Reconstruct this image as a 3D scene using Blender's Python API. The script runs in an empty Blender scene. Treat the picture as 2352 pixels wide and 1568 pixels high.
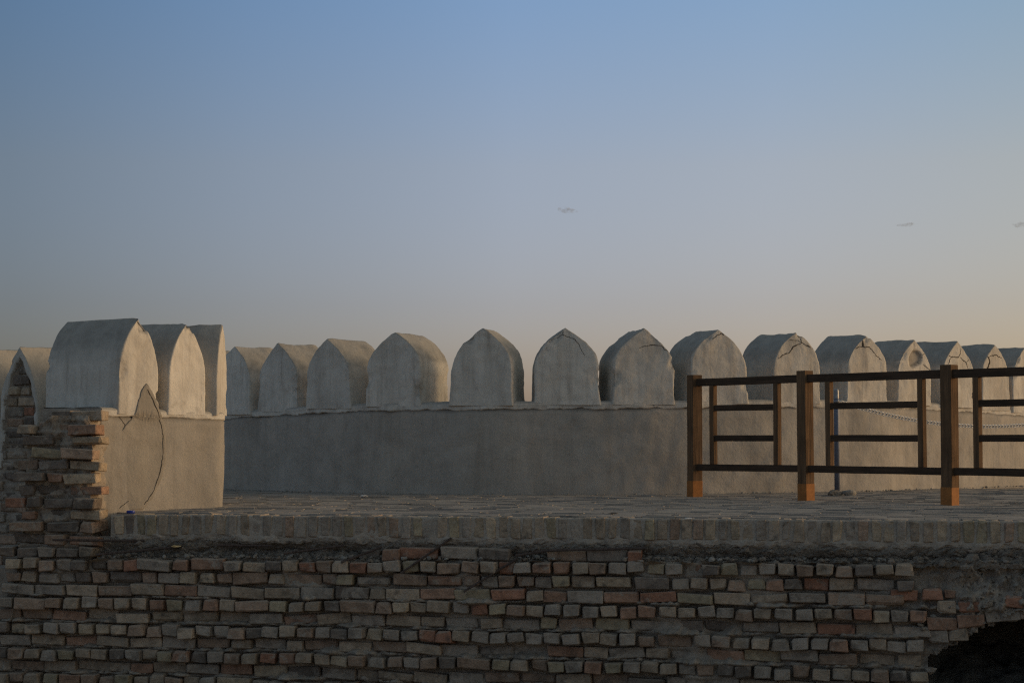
import bpy, bmesh, math, random
import numpy as np
from mathutils import Vector, Matrix, noise
from mathutils.bvhtree import BVHTree

random.seed(7)
R = math.radians
sc = bpy.context.scene
COL = sc.collection

# ------------------------------------------------------------------ camera
CAM_Z = 0.56
PITCH = R(2.85)
FPX = 4500.0                      # focal length in pixels of a 2352-wide frame
cam_d = bpy.data.cameras.new('camera')
cam_d.sensor_width = 36.0
cam_d.lens = FPX / 2352.0 * 36.0
cam_d.clip_start = 0.1
cam_d.clip_end = 20000
cam = bpy.data.objects.new('camera', cam_d)
cam.location = (0, 0, CAM_Z)
cam.rotation_euler = (R(90) + PITCH, 0, 0)
COL.objects.link(cam)
sc.camera = cam

# ------------------------------------------------------------------ light
SUN_AZ = 13.0                     # degrees from +X, away from the viewer
SUN_EL = 9.0
to_sun = Vector((math.cos(R(SUN_EL)) * math.cos(R(SUN_AZ)), math.cos(R(SUN_EL)) * math.sin(R(SUN_AZ)), math.sin(R(SUN_EL))))
sun_d = bpy.data.lights.new('sun', 'SUN')
sun_d.energy = 0.95
sun_d.angle = R(22)
sun_d.color = (1.0, 0.75, 0.38)
sun = bpy.data.objects.new('sun', sun_d)
sun.rotation_euler = (-to_sun).to_track_quat('-Z', 'Y').to_euler()
sun.location = (30, 5, 20)
COL.objects.link(sun)

world = bpy.data.worlds.new('World')
sc.world = world
world.use_nodes = True
wn = world.node_tree
wn.nodes.clear()
w_out = wn.nodes.new('ShaderNodeOutputWorld')
w_bg = wn.nodes.new('ShaderNodeBackground')
w_sky = wn.nodes.new('ShaderNodeTexSky')
w_sky.sky_type = 'NISHITA'
w_sky.sun_disc = False
w_sky.sun_elevation = R(SUN_EL)
w_sky.sun_rotation = R(90 - SUN_AZ)
w_sky.altitude = 250
w_sky.air_density = 1.0
w_sky.dust_density = 2.0
w_sky.ozone_density = 2.0
w_bg.inputs['Strength'].default_value = 0.097
# evening dust, plus brightness added overhead out of view to lift the shade: tint of the clear-sky model by height above the horizon and by side (darker away from the low sun)
w_tc = wn.nodes.new('ShaderNodeTexCoord')
w_sep = wn.nodes.new('ShaderNodeSeparateXYZ')
wn.links.new(w_tc.outputs['Generated'], w_sep.inputs[0])
def w_ramp(sock, lo, hi, stops):
    mr = wn.nodes.new('ShaderNodeMapRange')
    mr.inputs['From Min'].default_value = lo
    mr.inputs['From Max'].default_value = hi
    wn.links.new(sock, mr.inputs['Value'])
    rp = wn.nodes.new('ShaderNodeValToRGB')
    rp.color_ramp.interpolation = 'LINEAR'
    while len(rp.color_ramp.elements) < len(stops):
        rp.color_ramp.elements.new(0.5)
    for k, (p, c) in enumerate(stops):
        rp.color_ramp.elements[k].position = (p - lo) / (hi - lo)
        rp.color_ramp.elements[k].color = (*[x * 0.5 for x in c], 1)
    wn.links.new(mr.outputs[0], rp.inputs['Fac'])
    return rp.outputs['Color']
tz = w_ramp(w_sep.outputs['Z'], 0.0, 0.5, [(0.0, (1.72, 1.52, 2.05)), (0.068, (1.62, 1.39, 1.80)), (0.138, (1.82, 1.51, 1.70)), (0.219, (1.60, 1.61, 1.93)), (0.36, (2.5, 2.12, 2.02)), (0.5, (3.8, 2.85, 2.1))])
tx = w_ramp(w_sep.outputs['X'], -0.6, 0.6, [(-0.6, (0.60, 0.62, 0.64)), (-0.25, (0.57, 0.62, 0.64)), (-0.13, (0.80, 0.83, 0.85)), (0.0, (1.0, 1.0, 1.0)), (0.13, (1.02, 1.00, 0.95)), (0.25, (0.94, 0.91, 0.79)), (0.6, (0.92, 0.87, 0.72))])
def w_mul(a, b, k=None):
    m = wn.nodes.new('ShaderNodeVectorMath')
    m.operation = 'MULTIPLY'
    wn.links.new(a, m.inputs[0])
    if b is None:
        m.inputs[1].default_value = (k, k, k)
    else:
        wn.links.new(b, m.inputs[1])
    return m.outputs[0]
w_col = w_mul(w_mul(w_mul(w_sky.outputs['Color'], tz), tx), None, 4.0)
wn.links.new(w_col, w_bg.inputs['Color'])
wn.links.new(w_bg.outputs['Background'], w_out.inputs['Surface'])

sc.render.engine = 'CYCLES'
world.cycles.sampling_method = 'MANUAL'
world.cycles.sample_map_resolution = 2048
sc.cycles.use_light_tree = False
sc.cycles.use_denoising = False
sc.cycles.pixel_filter_type = 'BLACKMAN_HARRIS'
sc.cycles.filter_width = 1.25
sc.cycles.max_bounces = 6
sc.cycles.volume_bounces = 1
sc.view_settings.view_transform = 'Standard'
sc.view_settings.look = 'None'
sc.view_settings.gamma = 1.0
sc.view_settings.exposure = 0.1
sc.view_settings.use_curve_mapping = False

# ------------------------------------------------------------------ helpers
CAM = Vector((0, 0, CAM_Z))
FWD = Vector((0, math.cos(PITCH), math.sin(PITCH)))
UPV = Vector((0, -math.sin(PITCH), math.cos(PITCH)))

def ray(px, py):
    return FWD + Vector((1, 0, 0)) * ((px - 1176.0) / FPX) + UPV * ((784.0 - py) / FPX)

def at(px, py, Y):
    d = ray(px, py)
    return CAM + d * (Y / d.y)

def on_plane(px, py, p0, n):
    d = ray(px, py)
    k = (Vector(p0) - CAM).dot(n) / d.dot(n)
    return CAM + d * k

def fb(x, y, z, sc_=1.0, oc=4):
    return noise.fractal(Vector((x * sc_, y * sc_, z * sc_)), 1.0, 2.0, oc)

def lerp(a, b, t):
    return a + (b - a) * t

def clamp(x, a=0.0, b=1.0):
    return max(a, min(b, x))

def mk(name, verts, faces, mats, parent=None, smooth=True, fmats=None, loc=None, rot=None):
    me = bpy.data.meshes.new(name)
    me.from_pydata([tuple(v) for v in verts], [], faces)
    if not isinstance(mats, (list, tuple)):
        mats = [mats]
    for m in mats:
        me.materials.append(m)
    if fmats is not None:
        me.polygons.foreach_set('material_index', fmats)
    if smooth:
        me.polygons.foreach_set('use_smooth', [True] * len(me.polygons))
    me.update()
    o = bpy.data.objects.new(name, me)
    COL.objects.link(o)
    if parent is not None:
        o.parent = parent
    if loc is not None:
        o.location = loc
    if rot is not None:
        o.rotation_euler = rot
    return o

def link(name, me, parent, loc, rot=(0, 0, 0), scale=(1, 1, 1), mat=None):
    o = bpy.data.objects.new(name, me)
    COL.objects.link(o)
    o.parent = parent
    o.location = loc
    o.rotation_euler = rot
    o.scale = scale
    if mat is not None:
        o.material_slots[0].link = 'OBJECT'
        o.material_slots[0].material = mat
    return o

def root(name, label, cat, loc=(0, 0, 0), rotz=0.0, group=None):
    o = bpy.data.objects.new(name, None)
    o.empty_display_size = 0.2
    COL.objects.link(o)
    o.location = loc
    o.rotation_euler = (0, 0, rotz)
    o['label'] = label
    o['category'] = cat
    o['kind'] = 'thing'
    if group:
        o['group'] = group
    return o

def tag(o, label, cat, group=None):
    o['label'] = label
    o['category'] = cat
    if group:
        o['group'] = group
    return o

def box_vf(x0, x1, y0, y1, z0, z1):
    v = [(x0, y0, z0), (x1, y0, z0), (x1, y1, z0), (x0, y1, z0), (x0, y0, z1), (x1, y0, z1), (x1, y1, z1), (x0, y1, z1)]
    f = [(0, 3, 2, 1), (4, 5, 6, 7), (0, 1, 5, 4), (1, 2, 6, 5), (2, 3, 7, 6), (3, 0, 4, 7)]
    return v, f

def grid_faces(nu, nv, off=0, flip=False):
    f = []
    for i in range(nu - 1):
        for j in range(nv - 1):
            a = off + i * nv + j
            q = (a, a + nv, a + nv + 1, a + 1)
            f.append(q[::-1] if flip else q)
    return f

# ------------------------------------------------------------------ materials
class NT:
    def __init__(self, name):
        self.m = bpy.data.materials.new(name)
        self.m.use_nodes = True
        self.t = self.m.node_tree
        self.b = self.t.nodes['Principled BSDF']
        self.b.inputs['Roughness'].default_value = 0.95
        self.b.inputs['Specular IOR Level'].default_value = 0.15

    def n(self, kind, **kw):
        nd = self.t.nodes.new(kind)
        for k, v in kw.items():
            setattr(nd, k, v)
        return nd

    def l(self, a, b):
        self.t.links.new(a, b)

    def coord(self, out='Object', rnd=False, scale=(1, 1, 1)):
        tc = self.n('ShaderNodeTexCoord')
        mp = self.n('ShaderNodeMapping')
        mp.inputs['Scale'].default_value = scale
        self.l(tc.outputs[out], mp.inputs['Vector'])
        if rnd:
            oi = self.n('ShaderNodeObjectInfo')
            mu = self.n('ShaderNodeMath', operation='MULTIPLY')
            mu.inputs[1].default_value = 53.0
            self.l(oi.outputs['Random'], mu.inputs[0])
            cb = self.n('ShaderNodeCombineXYZ')
            for k in range(3):
                self.l(mu.outputs[0], cb.inputs[k])
            self.l(cb.outputs[0], mp.inputs['Location'])
        return mp.outputs['Vector']

    def noise(self, vec, scale, detail=6, rough=0.6, dist=0.0):
        nd = self.n('ShaderNodeTexNoise')
        nd.inputs['Scale'].default_value = scale
        nd.inputs['Detail'].default_value = detail
        nd.inputs['Roughness'].default_value = rough
        nd.inputs['Distortion'].default_value = dist
        self.l(vec, nd.inputs['Vector'])
        return nd.outputs['Fac']

    def ramp(self, fac, stops, interp='LINEAR'):
        r = self.n('ShaderNodeValToRGB')
        r.color_ramp.interpolation = interp
        e = r.color_ramp.elements
        while len(e) < len(stops):
            e.new(0.5)
        for k, (p, c) in enumerate(stops):
            e[k].position = p
            e[k].color = c if len(c) == 4 else (*c, 1)
        self.l(fac, r.inputs['Fac'])
        return r.outputs['Color']

    def mix(self, fac, a, b, mode='MIX'):
        mx = self.n('ShaderNodeMix', data_type='RGBA', blend_type=mode)
        if isinstance(fac, (int, float)):
            mx.inputs[0].default_value = fac
        else:
            self.l(fac, mx.inputs[0])
        for idx, c in ((6, a), (7, b)):
            if isinstance(c, tuple):
                mx.inputs[idx].default_value = (*c[:3], 1)
            else:
                self.l(c, mx.inputs[idx])
        return mx.outputs[2]

    def math(self, op, a, b=None):
        m = self.n('ShaderNodeMath', operation=op)
        for k, v in enumerate((a, b)):
            if v is None:
                continue
            if isinstance(v, (int, float)):
                m.inputs[k].default_value = v
            else:
                self.l(v, m.inputs[k])
        return m.outputs[0]

    def upness(self):
        g = self.n('ShaderNodeNewGeometry')
        s = self.n('ShaderNodeSeparateXYZ')
        self.l(g.outputs['Normal'], s.inputs[0])
        return s.outputs['Z']

    def bump(self, h, dist=0.01, strength=1.0, prev=None):
        b = self.n('ShaderNodeBump')
        b.inputs['Strength'].default_value = strength
        b.inputs['Distance'].default_value = dist
        self.l(h, b.inputs['Height'])
        if prev is not None:
            self.l(prev, b.inputs['Normal'])
        return b.outputs['Normal']

    def done(self, col, nrm=None):
        if isinstance(col, tuple):
            self.b.inputs['Base Color'].default_value = (*col[:3], 1)
        else:
            self.l(col, self.b.inputs['Base Color'])
        if nrm is not None:
            self.l(nrm, self.b.inputs['Normal'])
        return self.m

def sc3(c, k):
    return tuple(x * k for x in c)

def plaster_mat(name, base, dark, streak=1.0):
    t = NT(name)
    v = t.coord('Object', rnd=True)
    big = t.noise(v, 2.2, 5, 0.62, 0.4)
    col = t.mix(t.ramp(big, [(0.30, (0, 0, 0)), (0.72, (1, 1, 1))]), sc3(base, 0.82), sc3(base, 1.10))
    oi = t.n('ShaderNodeObjectInfo')
    hv = t.math('ADD', t.math('MULTIPLY', oi.outputs['Random'], 0.20), 0.90)
    cb = t.n('ShaderNodeCombineColor')
    for k in range(3):
        t.l(hv, cb.inputs[k])
    col = t.mix(1.0, col, cb.outputs[0], 'MULTIPLY')
    # rain streaks: noise stretched along z
    vs = t.coord('Object', rnd=True, scale=(9, 9, 0.9))
    st = t.noise(vs, 1.6, 6, 0.65, 0.3)
    col = t.mix(t.math('MULTIPLY', t.ramp(st, [(0.52, (0, 0, 0)), (0.74, (1, 1, 1))]), 0.55 * streak), col, dark)
    vw = t.coord('Object', rnd=True, scale=(2.6, 2.6, 0.35))
    wst = t.noise(vw, 1.5, 5, 0.6, 0.5)
    col = t.mix(t.math('MULTIPLY', t.ramp(wst, [(0.50, (0, 0, 0)), (0.66, (1, 1, 1))]), 0.42 * streak), col, sc3(dark, 1.15))
    blot = t.noise(v, 7.0, 8, 0.7, 0.6)
    col = t.mix(t.math('MULTIPLY', t.ramp(blot, [(0.55, (0, 0, 0)), (0.70, (1, 1, 1))]), 0.45), col, sc3(dark, 1.1))
    # dust and soot lying on slopes that face up
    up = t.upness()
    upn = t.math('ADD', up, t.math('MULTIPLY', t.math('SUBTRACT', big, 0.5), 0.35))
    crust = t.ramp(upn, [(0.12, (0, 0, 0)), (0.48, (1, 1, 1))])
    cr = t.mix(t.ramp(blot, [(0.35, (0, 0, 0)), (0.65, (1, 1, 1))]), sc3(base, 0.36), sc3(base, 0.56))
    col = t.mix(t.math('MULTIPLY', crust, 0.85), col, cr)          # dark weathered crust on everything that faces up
    spk = t.noise(v, 95.0, 3, 0.6)
    col = t.mix(t.math('MULTIPLY', t.ramp(spk, [(0.62, (0, 0, 0)), (0.72, (1, 1, 1))]), 0.5), col, sc3(dark, 0.7))
    # dark scuffs and hairline scratches
    vh = t.coord('Object', rnd=True, scale=(26, 26, 5))
    sf = t.noise(vh, 1.2, 4, 0.6, 1.4)
    col = t.mix(t.math('MULTIPLY', t.ramp(sf, [(0.66, (0, 0, 0)), (0.74, (1, 1, 1))]), 0.6), col, sc3(dark, 0.75))
    nr = t.bump(t.noise(v, 9.0, 6, 0.65, 0.4), 0.016, 0.6)
    n1 = t.noise(v, 30.0, 8, 0.7)
    nr = t.bump(n1, 0.005, 0.8, nr)
    n2 = t.noise(v, 150.0, 4, 0.6)
    nr = t.bump(n2, 0.0007, 0.8, nr)
    return t.done(col, nr)

M = {}
M['plaster'] = plaster_mat('plaster', (0.59, 0.54, 0.465), (0.28, 0.24, 0.195))
M['clay'] = plaster_mat('clay_plaster', (0.355, 0.318, 0.270), (0.215, 0.188, 0.156), 0.85)
M['patch'] = plaster_mat('clay_patch', (0.310, 0.275, 0.228), (0.19, 0.165, 0.135), 0.6)

MORTAR = (0.345, 0.285, 0.222)

def brick_mat(name, base, smear=0.5):
    t = NT(name)
    v = t.coord('Object', rnd=True)
    oi = t.n('ShaderNodeObjectInfo')
    n0 = t.noise(v, 14, 6, 0.65, 0.5)
    col = t.mix(t.ramp(n0, [(0.3, (0, 0, 0)), (0.7, (1, 1, 1))]), sc3(base, 0.62), sc3(base, 1.25))
    hv = t.math('ADD', t.math('MULTIPLY', oi.outputs['Random'], 0.32), 0.75)
    cb = t.n('ShaderNodeCombineColor')
    for k in range(3):
        t.l(hv, cb.inputs[k])
    col = t.mix(1.0, col, cb.outputs[0], 'MULTIPLY')
    # mortar smeared on the face
    n1 = t.noise(v, 6.5, 6, 0.65, 0.7)
    lo = 0.66 - 0.18 * smear
    col = t.mix(t.math('MULTIPLY', t.ramp(n1, [(lo, (0, 0, 0)), (lo + 0.08, (1, 1, 1))]), 0.8), col, MORTAR)
    # soot stains
    n2 = t.noise(v, 9.0, 5, 0.6, 0.2)
    col = t.mix(t.math('MULTIPLY', t.ramp(n2, [(0.58, (0, 0, 0)), (0.72, (1, 1, 1))]), 0.7), col, (0.06, 0.055, 0.048))
    up = t.upness()
    col = t.mix(t.math('MULTIPLY', t.ramp(up, [(0.55, (0, 0, 0)), (0.9, (1, 1, 1))]), 0.7), col, sc3(MORTAR, 0.95))
    nr = t.bump(t.noise(v, 17, 6, 0.65, 0.5), 0.022, 0.9)
    nr = t.bump(t.noise(v, 55, 5, 0.6), 0.006, 1.0, nr)
    nr = t.bump(t.noise(v, 190, 3, 0.6), 0.0008, 0.8, nr)
    return t.done(col, nr)

BR = [
    brick_mat('brick_ochre_grey', (0.400, 0.305, 0.215)),
    brick_mat('brick_brown', (0.355, 0.245, 0.170)),
    brick_mat('brick_red', (0.375, 0.190, 0.120), 0.5),
    brick_mat('brick_dark', (0.205, 0.162, 0.127)),
    brick_mat('brick_buff', (0.450, 0.345, 0.235), 0.3),
    brick_mat('brick_grey', (0.350, 0.285, 0.222), 0.9),
    brick_mat('brick_rust', (0.370, 0.220, 0.145), 0.5),
    brick_mat('brick_olive', (0.375, 0.300, 0.195), 0.4),
]

def mortar_mat(name, base, coarse=1.0):
    t = NT(name)
    v = t.coord('Object')
    n0 = t.noise(v, 5, 8, 0.7, 0.6)
    col = t.mix(t.ramp(n0, [(0.3, (0, 0, 0)), (0.7, (1, 1, 1))]), sc3(base, 0.6), sc3(base, 1.2))
    n1 = t.noise(v, 60, 6, 0.7)
    col = t.mix(t.math('MULTIPLY', t.ramp(n1, [(0.58, (0, 0, 0)), (0.72, (1, 1, 1))]), 0.6), col, sc3(base, 1.6))
    col = t.mix(t.math('MULTIPLY', t.ramp(n1, [(0.28, (1, 1, 1)), (0.42, (0, 0, 0))]), 0.6), col, sc3(base, 0.4))
    nr = t.bump(t.noise(v, 38, 6, 0.65), 0.014 * coarse, 1.0)
    nr = t.bump(t.noise(v, 170, 3, 0.6), 0.001, 0.8, nr)
    return t.done(col, nr)

M['mortar'] = mortar_mat('mortar', MORTAR)
M['edge_mortar'] = mortar_mat('edge_mortar', (0.375, 0.315, 0.250))
M['rubble'] = mortar_mat('rubble_concrete', (0.300, 0.250, 0.198), 2.2)
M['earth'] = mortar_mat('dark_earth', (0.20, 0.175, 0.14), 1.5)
M['ground'] = mortar_mat('ground_earth', (0.36, 0.285, 0.205), 2.0)

def simple(name, col, rough=0.6, metal=0.0, nscale=40, amt=0.3, bump=0.002, spec=0.4):
    t = NT(name)
    v = t.coord('Object')
    n0 = t.noise(v, nscale, 5, 0.6, 0.3)
    c = t.mix(t.ramp(n0, [(0.3, (0, 0, 0)), (0.7, (1, 1, 1))]), sc3(col, 1 - amt), sc3(col, 1 + amt))
    t.b.inputs['Roughness'].default_value = rough
    t.b.inputs['Metallic'].default_value = metal
    t.b.inputs['Specular IOR Level'].default_value = spec
    return t.done(c, t.bump(n0, bump, 1.0))

def wood_mat(name, base, dark):
    t = NT(name)
    v = t.coord('Generated', rnd=True)
    v = t.coord('Object', rnd=True, scale=(30, 30, 1.2))
    n0 = t.noise(v, 1.6, 7, 0.65, 0.8)
    col = t.mix(t.ramp(n0, [(0.3, (0, 0, 0)), (0.68, (1, 1, 1))]), dark, base)
    v2 = t.coord('Object', rnd=True)
    n1 = t.noise(v2, 4.0, 6, 0.6, 0.3)
    col = t.mix(t.math('MULTIPLY', t.ramp(n1, [(0.45, (0, 0, 0)), (0.7, (1, 1, 1))]), 0.55), col, sc3(dark, 0.8))
    t.b.inputs['Roughness'].default_value = 0.9
    t.b.inputs['Specular IOR Level'].default_value = 0.08
    return t.done(col, t.bump(n0, 0.004, 0.8))

M['wood'] = wood_mat('stained_wood', (0.215, 0.125, 0.066), (0.070, 0.044, 0.027))
M['wood_h'] = wood_mat('dark_rail_wood', (0.095, 0.060, 0.038), (0.038, 0.027, 0.019))
M['foot'] = simple('orange_primer', (0.32, 0.128, 0.036), 0.75, 0, 18, 0.2, 0.002, 0.2)
M['blue'] = simple('blue_paint', (0.120, 0.135, 0.175), 0.5, 0, 25, 0.25)
M['steel'] = simple('steel_cap', (0.26, 0.25, 0.24), 0.5, 0.5, 30, 0.2)
M['chain'] = simple('chain_white', (0.62, 0.60, 0.56), 0.5, 0.1, 30, 0.2)
M['rust'] = simple('rusty_steel', (0.075, 0.055, 0.045), 0.85, 0.0, 60, 0.5, 0.003, 0.2)
M['cap'] = simple('blue_plastic', (0.012, 0.03, 0.22), 0.35, 0, 30, 0.1, 0.0)
M['foil'] = simple('gold_foil', (0.62, 0.44, 0.20), 0.4, 0.3, 90, 0.4, 0.004)
M['paper'] = simple('white_paper', (0.62, 0.60, 0.56), 0.8, 0, 60, 0.2)
M['stone'] = mortar_mat('pale_stone', (0.30, 0.275, 0.235))
M['stick'] = simple('grey_stick', (0.11, 0.085, 0.06), 0.9, 0, 50, 0.4)
M['crack'] = simple('crack_shadow', (0.055, 0.045, 0.034), 1.0, 0, 50, 0.2, 0.0, 0.0)

def paving_mat(name, base):
    t = NT(name)
    v = t.coord('Object')
    vs = t.coord('Object', scale=(1.2, 9, 1))
    n0 = t.noise(vs, 3.0, 8, 0.75, 0.5)
    col = t.mix(t.ramp(n0, [(0.32, (0, 0, 0)), (0.68, (1, 1, 1))]), sc3(base, 0.6), sc3(base, 1.3))
    n1 = t.noise(v, 60, 5, 0.7)
    col = t.mix(t.math('MULTIPLY', t.ramp(n1, [(0.62, (0, 0, 0)), (0.7, (1, 1, 1))]), 0.6), col, sc3(base, 1.9))
    return t.done(col, t.bump(t.noise(v, 40, 5, 0.6), 0.003, 0.8))

PAV = [paving_mat('paving_grey', (0.285, 0.250, 0.213)), paving_mat('paving_buff', (0.315, 0.275, 0.228)), paving_mat('paving_dark', (0.235, 0.210, 0.184))]

# ------------------------------------------------------------------ shared brick meshes
def chamfer_box(w, d, h, c, jit, rng):
    """44-triangle worn brick, centred in x and z, front face at y = 0, back at y = d."""
    verts, idx = [], {}
    for sx in (-1, 1):
        for sy in (-1, 1):
            for sz in (-1, 1):
                k = c * rng.uniform(0.5, 1.5)
                if rng.random() < 0.16 and sy < 0:
                    k = c * rng.uniform(2.0, 3.6)
                k = min(k, 0.3 * min(w, d, h))
                jx, jy, jz = (rng.uniform(-jit, jit) for _ in range(3))
                X, Y, Z = sx * w / 2 + jx, sy * d / 2 + d / 2 + jy, sz * h / 2 + jz
                idx[(sx, sy, sz, 0)] = len(verts); verts.append((X, Y - sy * k, Z - sz * k))
                idx[(sx, sy, sz, 1)] = len(verts); verts.append((X - sx * k, Y, Z - sz * k))
                idx[(sx, sy, sz, 2)] = len(verts); verts.append((X - sx * k, Y - sy * k, Z))
    F = []
    S = (-1, 1)
    for s in S:
        F.append([idx[(s, a, b, 0)] for a, b in ((-1, -1), (1, -1), (1, 1), (-1, 1))])
        F.append([idx[(a, s, b, 1)] for a, b in ((-1, -1), (1, -1), (1, 1), (-1, 1))])
        F.append([idx[(a, b, s, 2)] for a, b in ((-1, -1), (1, -1), (1, 1), (-1, 1))])
    for a in S:
        for b in S:
            F.append([idx[(a, b, -1, 0)], idx[(a, b, 1, 0)], idx[(a, b, 1, 1)], idx[(a, b, -1, 1)]])
            F.append([idx[(a, -1, b, 0)], idx[(a, 1, b, 0)], idx[(a, 1, b, 2)], idx[(a, -1, b, 2)]])
            F.append([idx[(-1, a, b, 1)], idx[(1, a, b, 1)], idx[(1, a, b, 2)], idx[(-1, a, b, 2)]])
    for a in S:
        for b in S:
            for e in S:
                F.append([idx[(a, b, e, 0)], idx[(a, b, e, 1)], idx[(a, b, e, 2)]])
    cen = Vector((0, d / 2, 0))
    out = []
    for f in F:
        p = [Vector(verts[i]) for i in f]
        nn = (p[1] - p[0]).cross(p[2] - p[0])
        fc = sum(p, Vector()) / len(p)
        out.append(f if nn.dot(fc - cen) > 0 else f[::-1])
    return verts, out

RNG = random.Random(11)

def brick_set(name, w, d, h, n, c=0.0062, jit=0.0055):
    res = []
    for _ in range(n):
        v, f = chamfer_box(w, d, h, c, jit, RNG)
        me = bpy.data.meshes.new(name)
        me.from_pydata(v, [], f)
        me.materials.append(BR[0])
        me.update()
        res.append(me)
    return res

HW, SW, BH = 0.117, 0.250, 0.082
HEAD = brick_set('header_brick', HW, 0.20, BH, 12)
STRE = brick_set('stretcher_brick', SW, 0.12, BH, 12)
HALF = brick_set('half_brick', 0.165, 0.14, BH, 6)
SOLD = brick_set('edge_brick', 0.068, 0.20, 0.150, 10, 0.006, 0.004)
SMAL = brick_set('small_brick', 0.20, 0.12, 0.075, 8)

WT_MAIN = [5, 4, 2.2, 3, 3, 5, 2.2, 1.6]
def pick_mat(rng, w=WT_MAIN):
    return rng.choices(BR, weights=w)[0]

# ------------------------------------------------------------------ ground and terrace frame
g = mk('ground', [(-6000, -3000, -1.4), (6000, -3000, -1.4), (6000, 9000, -1.4), (-6000, 9000, -1.4)], [(0, 1, 2, 3)], M['ground'], smooth=False)
g['kind'] = 'structure'

O_WALL = Vector((-3.02, 14.8, 0.0))
TH = math.atan2(-1.35, 6.53)
T_W = Vector((math.cos(TH), math.sin(TH), 0))
N_W = Vector((math.sin(TH), -math.cos(TH), 0))       # towards the viewer

def wall_uv(px, py, v):
    """pixel -> (u, z) on the plane parallel to the edge of the terrace, v metres in front of it"""
    p = on_plane(px, py, O_WALL + N_W * v, N_W)
    return (p - O_WALL).dot(T_W), p.z

# ------------------------------------------------------------------ terrace: slab, paving, edge course
tp = [(-0.02, 0.10), (11.0, 0.10), (11.0, 13.0), (-4.1, 13.0), (-0.06, 2.3), (-0.02, 2.2)]
tvs = [(x, y, z) for z in (-0.21, -0.012) for x, y in tp]
tfs = [tuple(range(6))[::-1], tuple(range(6, 12))] + [(i, (i + 1) % 6, (i + 1) % 6 + 6, i + 6) for i in range(6)]
terrace = mk('terrace', tvs, tfs, M['mortar'], smooth=False, loc=O_WALL, rot=(0, 0, TH))
terrace['kind'] = 'structure'
terrace['label'] = 'grey brick-paved terrace between the brick wall and the battlements'

rng = random.Random(3)
pv, pf, pm = [], [], []
row, y = 0, 0.215
while y < 9.0:
    x = 0.0 - rng.random() * 0.1 - max(0.0, 0.37 * (y - 2.3))
    dep = 0.080 + rng.uniform(-0.004, 0.004)
    while x < 8.6:
        L = 0.25 + rng.uniform(-0.012, 0.012)
        zz = 0.006 * fb(x, y, 0, 0.8, 3) + rng.gauss(0, 0.0012)
        a, b = rng.gauss(0, 0.0022), rng.gauss(0, 0.003)
        i0 = len(pv)
        g_ = 0.006
        for (dx, dy, k) in ((0, 0, 0), (L - g_, 0, 0), (L - g_, dep - g_, 0), (0, dep - g_, 0)):
            pv.append((x + dx + rng.uniform(-.003, .003), y + dy + rng.uniform(-.003, .003), -0.03))
        for (dx, dy) in ((0, 0), (L - g_, 0), (L - g_, dep - g_), (0, dep - g_)):
            pv.append((x + dx + rng.uniform(-.004, .004), y + dy + rng.uniform(-.004, .004), zz + a * (dx / L - .5) + b * (dy / dep - .5)))
        pf += [(i0 + 4, i0 + 5, i0 + 6, i0 + 7), (i0, i0 + 1, i0 + 5, i0 + 4), (i0 + 1, i0 + 2, i0 + 6, i0 + 5), (i0 + 2, i0 + 3, i0 + 7, i0 + 6), (i0 + 3, i0, i0 + 4, i0 + 7)]
        k = rng.choices((0, 1, 2), weights=(5, 3, 2))[0]
        pm += [k] * 5
        x += L
    y += dep
    row += 1
paving = mk('paving', pv, pf, PAV, terrace, False, pm)
paving['kind'] = 'stuff'

# edge course of bricks stood on edge
rng = random.Random(5)
u = 0.03
WT_EDGE = [6, 2.5, 0.05, 0.5, 3.5, 6, 0.5, 3.5]
while u < 8.8:
    z = -0.080 + rng.gauss(0, 0.003) + 0.008 * fb(u, 3, 0, 1.1, 3)
    yw = 0.014 * fb(u, 9, 0, 0.8, 3)
    o = link('brick', rng.choice(SOLD), terrace, (u + 0.034, -0.007 + rng.gauss(0, 0.004) + yw, z),
             (rng.gauss(0, 0.012), rng.gauss(0, 0.02), rng.gauss(0, 0.02)), (rng.uniform(0.92, 1.08), 1, rng.uniform(0.93, 1.04)), pick_mat(rng, WT_EDGE))
    u += rng.uniform(0.084, 0.094)
# mortar bed behind and under the edge bricks
nu, prof = 620, [(0.02, -0.002), (0.004, -0.008), (0.001, -0.05), (0.001, -0.10), (0.000, -0.14), (-0.004, -0.165), (-0.004, -0.185), (0.004, -0.20), (0.03, -0.207), (0.10, -0.21)]
vs = []
prof2 = []
for a, b in zip(prof[:-1], prof[1:]):
    for k in range(3):
        prof2.append((lerp(a[0], b[0], k / 3), lerp(a[1], b[1], k / 3)))
prof2.append(prof[-1])
for i in range(nu):
    uu = 0.0 + 8.9 * i / (nu - 1)
    for (yy, zz) in prof2:
        nz = fb(uu, yy, zz, 9, 4)
        n2 = fb(uu + 7, yy, zz * 2, 40, 3)
        k = 0.006 if zz > -0.15 else 0.022
        rg = clamp((-0.135 - zz) / 0.05)
        drop = 0.030 * fb(uu, 5, 0, 4, 4) + 0.012 * fb(uu, 8, 0, 18, 3)
        vs.append((uu, yy + nz * k + n2 * (0.003 + 0.006 * rg) + 0.014 * fb(uu, 9, 0, 0.8, 3), zz + rg * drop + n2 * 0.003 + 0.008 * fb(uu, 3, 0, 1.1, 3)))
mk('edge_mortar', vs, grid_faces(nu, len(prof2), flip=True), M['edge_mortar'], terrace)

# ------------------------------------------------------------------ front brick wall
bw = root('brick_wall', 'long worn brick retaining wall with protruding headers under the terrace edge', 'wall', O_WALL, TH)

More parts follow.
